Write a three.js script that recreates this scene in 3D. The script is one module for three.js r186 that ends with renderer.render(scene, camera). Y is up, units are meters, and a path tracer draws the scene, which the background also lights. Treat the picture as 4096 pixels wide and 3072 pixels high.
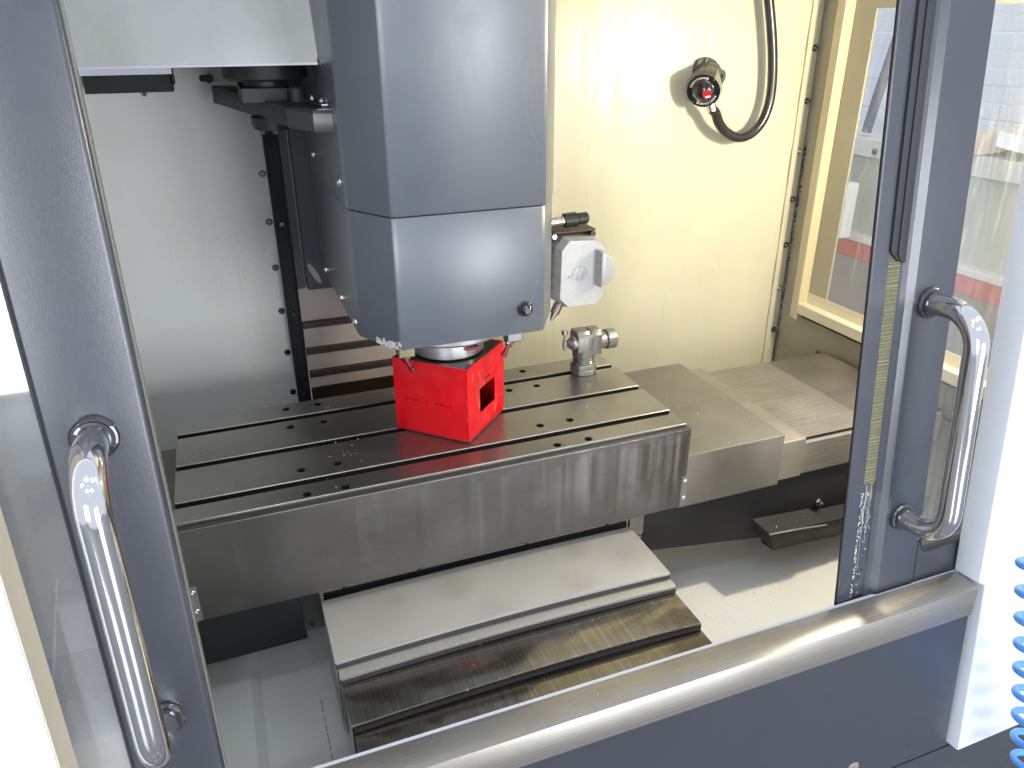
import * as THREE from 'three';
import { RoundedBoxGeometry } from 'three/addons/geometries/RoundedBoxGeometry.js';
import { RectAreaLightUniformsLib } from 'three/addons/lights/RectAreaLightUniformsLib.js';
import { mergeGeometries, toCreasedNormals } from 'three/addons/utils/BufferGeometryUtils.js';
import { Brush, Evaluator, SUBTRACTION } from 'three-bvh-csg';

// ---------------------------------------------------------------- camera, light, exposure
RectAreaLightUniformsLib.init();
const scene = new THREE.Scene();
const camera = new THREE.PerspectiveCamera(53.55, 4 / 3, 0.02, 40);
camera.rotation.order = 'YXZ';
camera.rotation.set(-0.4343, -0.3603, -0.0069);
camera.position.set(-0.3117, 0.6857, 1.2741);
scene.add(camera);
const renderer = new THREE.WebGLRenderer({ antialias: true });
renderer.setSize(1024, 768);
renderer.toneMapping = THREE.LinearToneMapping;
renderer.toneMappingExposure = 1.15;
renderer.shadowMap.enabled = true;
scene.background = new THREE.Color(0.78, 0.85, 0.97);

const LAMP_AT = [1.05, 0.6, 0.385], LAMP_CD = 2.4;           // warm work lamp inside the right front corner
const GLOW_PANEL_I = 8;                                         // glowing panels added behind the camera for highlights on head and doors
const PANEL_I = 10;                                        // ceiling light panels of the hall

// ---------------------------------------------------------------- helpers
function rng(seed) { return () => { seed |= 0; seed = (seed + 0x6D2B79F5) | 0; let t = Math.imul(seed ^ (seed >>> 15), 1 | seed); t = (t + Math.imul(t ^ (t >>> 7), 61 | t)) ^ t; return ((t ^ (t >>> 14)) >>> 0) / 4294967296; }; }
const V3 = (x, y, z) => new THREE.Vector3(x, y, z);
const used = {};
function numbered(n) { const k = used[n] = (used[n] ?? -1) + 1; return k ? `${n}_${String(k).padStart(3, '0')}` : n; }
function tag(o, label, category, group) { o.userData.label = label; o.userData.category = category; if (group) o.userData.group = group; return o; }
function thing(name, label, category, p = [0, 0, 0], group) {
  const o = new THREE.Group(); o.name = numbered(name); o.position.set(...p); scene.add(o);
  return tag(o, label, category, group);
}
function mesh(name, geo, m, parent = scene) {
  const g = Array.isArray(geo) ? merge(geo) : geo;
  const o = new THREE.Mesh(g, m); o.name = parent === scene ? numbered(name) : name;
  o.castShadow = o.receiveShadow = true; parent.add(o); return o;
}
function struct(name, geo, m) { const o = mesh(name, geo, m); o.userData.kind = 'structure'; return o; }
function merge(list) { return mergeGeometries(list.map((g) => { const n = g.index ? g.toNonIndexed() : g; for (const k of Object.keys(n.attributes)) if (!['position', 'normal', 'uv'].includes(k)) n.deleteAttribute(k); return n; })); }
// planar uv in metres by the dominant axis of each face: u = (a - o) / s
function uvm(geo, s = 1, o = [0, 0, 0], swap = false) {
  const g = geo.index ? geo.toNonIndexed() : geo, p = g.attributes.position, n = g.attributes.normal, uv = new Float32Array(p.count * 2);
  const S = Array.isArray(s) ? s : [s, s];
  for (let i = 0; i < p.count; i += 3) {
    const nx = Math.abs(n.getX(i) + n.getX(i + 1) + n.getX(i + 2)), ny = Math.abs(n.getY(i) + n.getY(i + 1) + n.getY(i + 2)), nz = Math.abs(n.getZ(i) + n.getZ(i + 1) + n.getZ(i + 2));
    for (let j = i; j < i + 3; j++) {
      const x = p.getX(j) - o[0], y = p.getY(j) - o[1], z = p.getZ(j) - o[2];
      let [a, b] = nx >= ny && nx >= nz ? [z, y] : ny >= nz ? [x, z] : [x, y];
      if (swap) [a, b] = [b, a];
      uv[2 * j] = a / S[0]; uv[2 * j + 1] = b / S[1];
    }
  }
  g.setAttribute('uv', new THREE.BufferAttribute(uv, 2)); return g;
}
function box(x0, x1, y0, y1, z0, z1, r = 0.0015, s = 1) {
  const w = x1 - x0, h = y1 - y0, d = z1 - z0, m = Math.min(w, h, d);
  const g = r > 0 ? new RoundedBoxGeometry(w, h, d, 2, Math.min(r, m * 0.45)) : new THREE.BoxGeometry(w, h, d);
  g.translate((x0 + x1) / 2, (y0 + y1) / 2, (z0 + z1) / 2);
  return uvm(g, s);
}
function cyl(a, b, r0, r1 = r0, seg = 32, cham = 0) {
  const A = V3(...a), B = V3(...b), L = A.distanceTo(B);
  let g;
  if (cham > 0) g = new THREE.LatheGeometry([[0, 0], [r0 - cham, 0], [r0, cham], [r1, L - cham], [r1 - cham, L], [0, L]].map((q) => new THREE.Vector2(...q)), seg);
  else { g = new THREE.CylinderGeometry(r1, r0, L, seg); g.translate(0, L / 2, 0); }
  if (cham > 0) g = toCreasedNormals(g, 0.4);
  g.applyQuaternion(new THREE.Quaternion().setFromUnitVectors(V3(0, 1, 0), B.clone().sub(A).normalize()));
  g.translate(...a); return uvm(g, 1);
}
function lathe(pts, at, dir = [0, 1, 0], seg = 48) {
  let g = toCreasedNormals(new THREE.LatheGeometry(pts.map((q) => new THREE.Vector2(...q)), seg), 0.5);
  g.applyQuaternion(new THREE.Quaternion().setFromUnitVectors(V3(0, 1, 0), V3(...dir).normalize())); g.translate(...at); return uvm(g, 1);
}
function tube(pts, r, seg = 80, rad = 20, closed = false) {
  return new THREE.TubeGeometry(new THREE.CatmullRomCurve3(pts.map((p) => V3(...p)), closed, 'centripetal'), seg, r, rad, closed);
}
function shapeOf(pts, r = 0) {           // closed outline, corners rounded by r
  const s = new THREE.Shape(), n = pts.length;
  if (!r) { pts.forEach((p, i) => (i ? s.lineTo(...p) : s.moveTo(...p))); s.closePath(); return s; }
  pts.forEach((p, i) => {
    const P = new THREE.Vector2(...p), a = new THREE.Vector2(...pts[(i + n - 1) % n]).sub(P), b = new THREE.Vector2(...pts[(i + 1) % n]).sub(P);
    const k = Math.min(r, a.length() * 0.45, b.length() * 0.45); a.setLength(k).add(P); b.setLength(k).add(P);
    i ? s.lineTo(a.x, a.y) : s.moveTo(a.x, a.y); s.quadraticCurveTo(P.x, P.y, b.x, b.y);
  });
  s.closePath(); return s;
}
// outline in x,y swept along +z from z0 to z1
function slab(pts, z0, z1, { r = 0, bevel = 0, holes = [], hr = 0, s = 1, seg = 6 } = {}) {
  const sh = shapeOf(pts, r);
  for (const h of holes) sh.holes.push(h.isPath ? h : shapeOf(h, hr));
  const g = new THREE.ExtrudeGeometry(sh, { depth: z1 - z0 - 2 * bevel, bevelEnabled: bevel > 0, bevelThickness: bevel, bevelSize: bevel, bevelOffset: -bevel, bevelSegments: 2, curveSegments: seg });
  g.translate(0, 0, z0 + bevel); return uvm(toCreasedNormals(g, 0.6), s);
}
// outline in x,z swept along y
function slabY(pts, y0, y1, o = {}) {
  const g = slab(pts.map(([x, z]) => [x, -z]), y0, y1, { ...o, holes: (o.holes ?? []).map((h) => h.map(([x, z]) => [x, -z])) });
  g.rotateX(-Math.PI / 2); return uvm(g, o.s ?? 1);
}
// outline in z,y swept along x
function slabX(pts, x0, x1, o = {}) {
  const g = slab(pts.map(([z, y]) => [-z, y]), x0, x1, { ...o, holes: (o.holes ?? []).map((h) => h.map(([z, y]) => [-z, y])) });
  g.rotateY(Math.PI / 2); return uvm(g, o.s ?? 1);
}
function sheet(quad, t = [0, 0, -0.002], s = 1) {    // four corners, given thickness vector
  const [a, b, c, d] = quad.map((p) => V3(...p)), T = V3(...t), e = [a, b, c, d].map((p) => p.clone().add(T)), P = [];
  const q = (p, r, u, v) => P.push(p, r, u, p, u, v);
  q(a, b, c, d); q(e[3], e[2], e[1], e[0]); q(a, e[0], e[1], b); q(b, e[1], e[2], c); q(c, e[2], e[3], d); q(d, e[3], e[0], a);
  const g = new THREE.BufferGeometry(); g.setAttribute('position', new THREE.Float32BufferAttribute(P.flatMap((v) => v.toArray()), 3)); g.computeVertexNormals(); return uvm(g, s);
}
function screwGeo(at, dir, r = 0.006, h = 0.0035) {  // button head with a hex socket
  const N = V3(...dir).normalize(), g = [lathe([[0, h * 0.25], [r * 0.42, h * 0.25], [r * 0.45, h], [r * 0.7, h * 0.92], [r * 0.95, h * 0.45], [r, 0], [0, 0]], [0, 0, 0], [0, 1, 0], 20)][0];
  g.applyQuaternion(new THREE.Quaternion().setFromUnitVectors(V3(0, 1, 0), N)); g.translate(...at); return g;
}

// ---------------------------------------------------------------- textures
function canvas(w, h, draw) { const c = document.createElement('canvas'); c.width = w; c.height = h; draw(c.getContext('2d'), w, h); return c; }
function tex(c, srgb = true, rx = 1, ry = 1) { const t = new THREE.CanvasTexture(c); if (srgb) t.colorSpace = THREE.SRGBColorSpace; t.wrapS = t.wrapT = THREE.RepeatWrapping; t.repeat.set(rx, ry); t.anisotropy = 8; return t; }
function noiseField(w, h, seed, octaves) {            // tiling value noise, 0..1
  const R = rng(seed), out = new Float32Array(w * h); let tot = 0;
  for (const [fx, fy, amp] of octaves) {
    const gx = Math.max(1, Math.round(fx)), gy = Math.max(1, Math.round(fy)), G = Float32Array.from({ length: gx * gy }, R); tot += amp;
    for (let y = 0; y < h; y++) {
      const v = (y / h) * gy, y0 = Math.floor(v), ty = v - y0, sy = ty * ty * (3 - 2 * ty), r0 = (y0 % gy) * gx, r1 = ((y0 + 1) % gy) * gx;
      for (let x = 0; x < w; x++) {
        const u = (x / w) * gx, x0 = Math.floor(u), tx = u - x0, sx = tx * tx * (3 - 2 * tx), a = x0 % gx, b = (x0 + 1) % gx;
        out[y * w + x] += amp * ((G[r0 + a] * (1 - sx) + G[r0 + b] * sx) * (1 - sy) + (G[r1 + a] * (1 - sx) + G[r1 + b] * sx) * sy);
      }
    }
  }
  for (let i = 0; i < out.length; i++) out[i] /= tot;
  return out;
}
function dataTex(w, h, f, srgb = false) {
  const d = new Uint8Array(w * h * 4);
  for (let y = 0; y < h; y++) for (let x = 0; x < w; x++) { const c = f(x, y, y * w + x), i = (y * w + x) * 4; for (let k = 0; k < 3; k++) d[i + k] = Math.max(0, Math.min(255, Math.round(255 * (c.length ? c[k] : c)))); d[i + 3] = 255; }
  const t = new THREE.DataTexture(d, w, h); t.wrapS = t.wrapT = THREE.RepeatWrapping; t.magFilter = THREE.LinearFilter; t.minFilter = THREE.LinearMipmapLinearFilter; t.generateMipmaps = true; if (srgb) t.colorSpace = THREE.SRGBColorSpace; t.needsUpdate = true; return t;
}
function rep(t, x, y) { const c = t.clone(); c.repeat.set(x, y); c.needsUpdate = true; return c; }
const peelN = noiseField(256, 256, 11, [[64, 64, 1], [128, 128, 0.5], [20, 20, 0.5]]);
const peel = dataTex(256, 256, (x, y, i) => peelN[i]);                         // orange peel of sprayed paint
const mottN = noiseField(512, 512, 12, [[4, 4, 1], [11, 11, 0.7], [37, 37, 0.4], [120, 120, 0.25]]);
const mott = (lo, hi) => dataTex(512, 512, (x, y, i) => lo + (hi - lo) * mottN[i]);
const brushN = noiseField(512, 1024, 13, [[3, 400, 1], [9, 900, 0.8], [6, 6, 0.6]]);      // streaks along u
const brush = (lo, hi) => dataTex(512, 1024, (x, y, i) => lo + (hi - lo) * brushN[i]);
const paintRough = mott(0.24, 0.46);

const std = (color, o = {}) => new THREE.MeshStandardMaterial({ color: Array.isArray(color) ? new THREE.Color().setRGB(...color) : color, roughness: 0.5, ...o });
const phys = (color, o = {}) => new THREE.MeshPhysicalMaterial({ color: Array.isArray(color) ? new THREE.Color().setRGB(...color) : color, roughness: 0.5, ...o });

// painted sheet steel, a light patch of wear and dust in the colour
function speckled(w, h, base, seed, { specks = 200, col = '70,60,45', blobs = [], streaks = 0, streakCol = '120,110,80' } = {}) {
  return canvas(w, h, (g) => {
    const R = rng(seed); g.fillStyle = base; g.fillRect(0, 0, w, h);
    for (let i = 0; i < 90; i++) { const x = R() * w, y = R() * h, r = (0.05 + 0.2 * R()) * w, a = 0.05 * R(), gr = g.createRadialGradient(x, y, 0, x, y, r); const c = R() < 0.5 ? '255,255,245' : '150,140,110'; gr.addColorStop(0, `rgba(${c},${a})`); gr.addColorStop(1, `rgba(${c},0)`); g.fillStyle = gr; g.fillRect(x - r, y - r, 2 * r, 2 * r); }
    for (let i = 0; i < streaks; i++) { const x = R() * w, y = R() * h, L = (0.05 + 0.3 * R()) * h, wd = 1 + 5 * R(); const gr = g.createLinearGradient(0, y, 0, y + L); gr.addColorStop(0, `rgba(${streakCol},${0.12 * R()})`); gr.addColorStop(1, `rgba(${streakCol},0)`); g.fillStyle = gr; g.fillRect(x, y, wd, L); }
    for (let i = 0; i < specks; i++) { const x = R() * w, y = R() * h, r = 0.4 + 1.1 * R() * R() * R(); g.fillStyle = `rgba(${col},${0.2 + 0.5 * R()})`; g.beginPath(); g.ellipse(x, y, r, r * (0.8 + 1.6 * R()), R() * 0.6, 0, 7); g.fill(); }
    for (const [bx, by, br, n, al, c2] of blobs) for (let i = 0; i < n; i++) { const t = R() * 6.283, q = br * Math.sqrt(-2 * Math.log(1 - 0.95 * R())) * 0.5, r = 0.35 + 0.7 * R() * R(); g.fillStyle = `rgba(${c2 ?? col},${al * (0.25 + 0.75 * R())})`; g.beginPath(); g.ellipse(bx * w + Math.cos(t) * q * w, by * h + Math.sin(t) * q * w, r, r * (1 + R()), 0, 0, 7); g.fill(); }
  });
}
// ---------------------------------------------------------------- materials
const GREY = [0.03, 0.035, 0.046];
const M = {
  grey: phys(GREY, { roughness: 0.36, roughnessMap: rep(paintRough, 2, 2), bumpMap: rep(peel, 12, 12), bumpScale: 0.00008, clearcoat: 0.25, clearcoatRoughness: 0.25 }),
  greyHead: phys([0.125, 0.143, 0.168], { roughness: 0.4, roughnessMap: rep(mott(0.32, 0.5), 2, 2), bumpMap: rep(peel, 10, 10), bumpScale: 0.00005 }),
  greyDark: std([0.05, 0.055, 0.062], { roughness: 0.5 }),
  white: phys([0.7, 0.735, 0.79], { roughness: 0.38, bumpMap: rep(peel, 10, 10), bumpScale: 0.00006 }),
  cream: std([0.62, 0.56, 0.42], { roughness: 0.45, bumpMap: rep(peel, 10, 10), bumpScale: 0.00006 }),
  edge: std([0.2, 0.2, 0.17], { roughness: 0.5, roughnessMap: rep(mott(0.3, 0.8), 3, 3) }),
  black: std([0.009, 0.009, 0.01], { roughness: 1, roughnessMap: mott(0.5, 0.85) }),
  blackGloss: phys([0.008, 0.008, 0.009], { roughness: 0.16, clearcoat: 1, clearcoatRoughness: 0.05 }),
  rubber: std([0.022, 0.022, 0.026], { roughness: 0.62, bumpMap: rep(peel, 20, 20), bumpScale: 0.0003 }),
  oily: std([0.03, 0.029, 0.03], { roughness: 1, roughnessMap: mott(0.32, 0.7), metalness: 0.3 }),
  steel: std([0.55, 0.54, 0.52], { metalness: 1, roughness: 0.3 }),
  steelDark: std([0.24, 0.24, 0.235], { metalness: 1, roughness: 0.34, roughnessMap: mott(0.25, 0.55) }),
  bright: std([0.72, 0.72, 0.72], { metalness: 1, roughness: 0.2 }),
  chrome: std([0.7, 0.69, 0.69], { metalness: 1, roughness: 0.085 }),
  castAlu: std([0.34, 0.335, 0.32], { metalness: 0.15, roughness: 0.55, roughnessMap: mott(0.4, 0.7), bumpMap: rep(peel, 20, 20), bumpScale: 0.0001 }),
  brass: std([0.26, 0.23, 0.13], { metalness: 0.8, roughness: 0.45, roughnessMap: mott(0.3, 0.7) }),
  redPipe: phys([0.16, 0.008, 0.02], { roughness: 0.3, metalness: 0.3 }),
  blue: phys([0.1, 0.36, 0.86], { roughness: 0.3, clearcoat: 0.4 }),
  glass: phys(0xffffff, { transmission: 1, thickness: 0, roughness: 0.03, ior: 1.45 }),
};

// =================================================================== the setting
const FLOOR = (x, z) => -0.45 - 0.03 * (z - 0.17);
{ // chip pan floor under table and covers
  const X = [-1.06, -0.4, -0.384, -0.284, -0.28, -0.235, 0.41, 0.6, 0.8, 1.0, 1.165], Z = [-0.43, -0.2, 0.0, 0.17, 0.3, 0.42, 0.515], P = [];
  const lift = (x) => (x < -0.39 ? 0.03 : x < -0.28 ? 0 : x < -0.24 ? 0.004 : 0.0);
  const at = (i, j) => [X[i], FLOOR(X[i], Z[j]) + lift(X[i]), Z[j]];
  for (let i = 0; i < X.length - 1; i++) for (let j = 0; j < Z.length - 1; j++) P.push(...at(i, j), ...at(i, j + 1), ...at(i + 1, j + 1), ...at(i, j), ...at(i + 1, j + 1), ...at(i + 1, j));
  const g = new THREE.BufferGeometry(); g.setAttribute('position', new THREE.Float32BufferAttribute(P, 3)); g.computeVertexNormals(); uvm(g, [2.4, 1.2], [-1.2, 0, -0.6]);
  const c = speckled(2048, 1024, '#e4e5e6', 31, { specks: 160, col: '60,58,50', blobs: [[0.72, 0.28, 0.05, 160, 0.5], [0.8, 0.3, 0.04, 60, 0.5], [0.34, 0.3, 0.03, 20, 0.7]] });
  const fl = struct('floor', g, std(0xffffff, { map: tex(c), roughness: 0.45, roughnessMap: mott(0.3, 0.6) }));
  const R = rng(5), bead = []; let zz = 0.17;         // sealant bead, broken and dirty
  while (zz < 0.5) { const L = 0.003 + 0.012 * R(); bead.push(box(-0.2822 - 0.0004 * R(), -0.2814 + 0.0008 * R() * R(), -0.0012, 0.0012, zz, zz + L, 0).applyMatrix4(new THREE.Matrix4().makeTranslation(0, FLOOR(-0.28, zz + L / 2) + 0.003, 0))); zz += L + 0.003 + 0.02 * R() * R(); }
  mesh('sealant_bead', bead, std([0.03, 0.03, 0.03], { roughness: 0.8 }), fl);
  const front = struct('pan_wall', box(-1.06, 0.86, -0.62, -0.205, 0.516, 0.522), M.white);
  front.name = 'wall_front';
}
const wallTexR = speckled(1536, 1536, '#bdb8a1', 41, { specks: 150, streaks: 60, blobs: [[0.06, 0.37, 0.06, 900, 0.3, '75,68,50'], [0.3, 0.62, 0.02, 14, 0.8], [0.75, 0.8, 0.05, 24, 0.6], [0.45, 0.75, 0.1, 30, 0.5]] });
const wallTexL = speckled(1536, 1536, '#d4d5cf', 42, { specks: 90, streaks: 20, blobs: [[0.71, 0.56, 0.08, 420, 0.55, '60,58,52'], [0.66, 0.51, 0.05, 90, 0.6, '60,58,52'], [0.75, 0.9, 0.04, 20, 0.3]] });
const dripN = noiseField(512, 512, 15, [[90, 3, 1], [40, 5, 0.8], [200, 9, 0.6], [5, 4, 1.2]]);
const wallMat = (t, rough = 0.4, drip = false) => phys(0xffffff, { map: tex(t), roughness: 1, roughnessMap: drip ? dataTex(512, 512, (x, y, i) => rough + 0.9 * (dripN[i] - 0.5)) : rep(mott(rough - 0.12, rough + 0.14), 1, 2), bumpMap: rep(peel, 20, 20), bumpScale: 0.00006 });
{ // right half of the rear wall, with its folded flange and nuts
  const g = uvm(box(0.25, 1.1275, -0.7, 1.3, -0.434, -0.424, 0), [0.95, 1.2], [0.21, -0.3, 0]);
  const w = struct('wall_rear', g, wallMat(wallTexR, 0.46, true));
  mesh('flange', uvm(box(1.1285, 1.1625, -0.7, 1.3, -0.432, -0.42, 0.002), [0.95, 1.2], [0.21, -0.3, 0]), wallMat(wallTexR), w);
  mesh('sealant', tube(Array.from({ length: 30 }, (_, i) => [1.1277 + 0.0012 * Math.sin(i * 2.3) + 0.0008 * Math.sin(i * 5.1), -0.35 + i * 0.055, -0.4235]), 0.0012, 200, 6), std([0.25, 0.2, 0.1], { roughness: 0.8 }), w);
  for (let i = 0; i < 10; i++) {
    const y = 0.7685 - 0.1264 * i;
    mesh('nut', [cyl([1.1505, y, -0.4205], [1.1505, y, -0.414], 0.0062, 0.0062, 6), cyl([1.1505, y, -0.42], [1.1505, y, -0.4095], 0.0032), cyl([1.1505, y, -0.421], [1.1505, y, -0.418], 0.0085)], i % 3 ? M.steelDark : M.steel, w);
  }
}
{ // left half of the rear wall
  const g = uvm(box(-1.06, -0.2135, -0.7, 1.3, -0.44, -0.43, 0), [0.95, 1.2], [-0.95, -0.3, 0]);
  const w = struct('wall_rear', g, wallMat(wallTexL, 0.75));
  for (let i = 0; i < 9; i++) mesh('bolt', screwGeo([-0.2233, 0.6198 - 0.1006 * i, -0.43], [0, 0, 1], 0.0075, 0.006), M.blackGloss, w);
  mesh('trim_strip', box(-1.05, -0.24, 0.5995, 0.66, -0.4305, -0.4265, 0.001), wallMat(wallTexL, 0.6), w);
  mesh('bolt', screwGeo([-0.418, 0.582, -0.43], [0, 0, 1], 0.006, 0.005), M.steelDark, w);
}
{ // right wall with its window opening
  const OZ = [-0.25, 0.33], OY = [0.004, 0.728];
  const c = speckled(512, 512, '#9a9482', 43, { specks: 60, streaks: 30, blobs: [[0.3, 0.5, 0.03, 30, 0.5]] });
  const m = wallMat(c, 0.42);
  const w = struct('wall_right', slabX([[-0.43, -0.7], [0.44, -0.7], [0.44, 1.3], [-0.43, 1.3]], 1.165, 1.172, { holes: [[[OZ[0], OY[0]], [OZ[1], OY[0]], [OZ[1], OY[1]], [OZ[0], OY[1]]]] }), m);
  mesh('corner_trim', box(1.134, 1.165, -0.05, 1.3, -0.345, -0.316, 0.003), std([0.5, 0.43, 0.28], { roughness: 0.35, roughnessMap: mott(0.25, 0.6) }), w);
  mesh('window_ledge', [box(1.1625, 1.1645, -0.003, 0.026, -0.335, 0.4, 0), box(1.136, 1.1645, -0.006, -0.003, -0.338, 0.4, 0), box(1.1345, 1.1365, -0.03, -0.0035, -0.33, 0.4, 0)], M.cream, w);
  mesh('ledge_seal', tube(Array.from({ length: 24 }, (_, i) => [1.14, -0.034 + 0.002 * Math.sin(i * 3.1), -0.3 + i * 0.03]), 0.0035, 80, 6), M.black, w);
  mesh('rust_line', box(1.1615, 1.1645, -0.13, -0.12, -0.25, 0.3, 0), std([0.16, 0.12, 0.06], { roughness: 0.8 }), w);
  const R = rng(8), flakes = [];
  for (let i = 0; i < 420; i++) { const y = 0.4 - 0.62 * Math.pow(R(), 1.25); flakes.push(new THREE.CircleGeometry(0.0008 + 0.0022 * R() * R(), 5).scale(1, 1 + 2 * R(), 1).rotateY(-Math.PI / 2).translate(1.1645, y, -0.4185 + (y < 0.37 && y > 0.12 ? 0.013 : 0.004 + 0.012 * R()) * R() * R())); }
  mesh('dirt', flakes, std([0.035, 0.033, 0.028], { roughness: 0.8 }), w);
  const win = thing('side_window', 'smeared side window pane beyond the right door edge', 'window');
  mesh('pane', box(1.1685, 1.1715, OY[0] + 0.0005, OY[1] - 0.0005, OZ[0] + 0.0005, OZ[1] - 0.0005, 0), M.glass, win);
  const ga = canvas(512, 512, (g, W, H) => { // dried coolant, wiped in streaks
    g.fillStyle = '#000'; g.fillRect(0, 0, W, H); const R2 = rng(91);
    for (let i = 0; i < 260; i++) { const x = R2() * W, y = (0.25 + 0.6 * R2()) * H, L = (0.05 + 0.28 * R2()) * H, wd = 1 + 9 * R2(), a = 0.02 + 0.1 * R2(); const gr = g.createLinearGradient(0, y, 0, y + L); gr.addColorStop(0, `rgba(255,255,255,0)`); gr.addColorStop(0.2, `rgba(255,255,255,${a})`); gr.addColorStop(1, 'rgba(255,255,255,0)'); g.fillStyle = gr; g.fillRect(x, y, wd, L); }
    const big = g.createLinearGradient(0, 0.45 * H, 0, H); big.addColorStop(0, 'rgba(255,255,255,0)'); big.addColorStop(0.5, 'rgba(255,255,255,0.14)'); big.addColorStop(1, 'rgba(255,255,255,0.24)'); g.fillStyle = big; g.fillRect(0, 0, W, H);
    
  });
  const gp = new THREE.PlaneGeometry(OZ[1] - OZ[0] - 0.002, OY[1] - OY[0] - 0.002); gp.rotateY(-Math.PI / 2); gp.translate(1.1675, (OY[0] + OY[1]) / 2, (OZ[0] + OZ[1]) / 2);
  mesh('dried_coolant_film', gp, std([0.7, 0.7, 0.68], { alphaMap: tex(ga, false), transparent: true, roughness: 0.9, side: THREE.DoubleSide }), win);
}
struct('wall_left', box(-1.07, -1.06, -0.7, 1.3, -0.44, 0.5, 0), M.white);
struct('ground', box(-4, 6, -1.02, -1.0, -4, 5, 0), std([0.2, 0.2, 0.2], { roughness: 0.35, roughnessMap: rep(mott(0.2, 0.6), 4, 4) }));
struct('wall_header', box(-1.05, 1.17, 1.02, 1.4, 0.40, 0.44), M.white);
struct('added_roof', [box(-1.07, -0.14, 1.2, 1.22, -0.44, 0.1, 0), box(0.23, 1.175, 1.2, 1.22, -0.44, 0.1, 0)], M.white);  // unseen roof pieces added to keep overhead light off the interior


// =================================================================== machine table
const tableMap = canvas(1024, 512, (g, W, H) => {
  g.fillStyle = '#918f89'; g.fillRect(0, 0, W, H); const R = rng(21);
  for (let i = 0; i < 140; i++) { const x = R() * W, y = R() * H, r = 20 + 90 * R(), c = R() < 0.5 ? '210,205,195' : '95,90,82'; const gr = g.createRadialGradient(x, y, 0, x, y, r); gr.addColorStop(0, `rgba(${c},${0.14 * R()})`); gr.addColorStop(1, `rgba(${c},0)`); g.fillStyle = gr; g.fillRect(x - r, y - r, 2 * r, 2 * r); }
  for (let i = 0; i < 500; i++) { g.strokeStyle = `rgba(${R() < 0.5 ? '225,222,215' : '80,76,70'},${0.1 * R()})`; g.lineWidth = 0.6; const x = R() * W, y = R() * H, a = R() < 0.7 ? 0.1 * (R() - 0.5) : 6 * R(), L = 5 + 60 * R(); g.beginPath(); g.moveTo(x, y); g.lineTo(x + L * Math.cos(a), y + L * Math.sin(a)); g.stroke(); }
});
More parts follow.
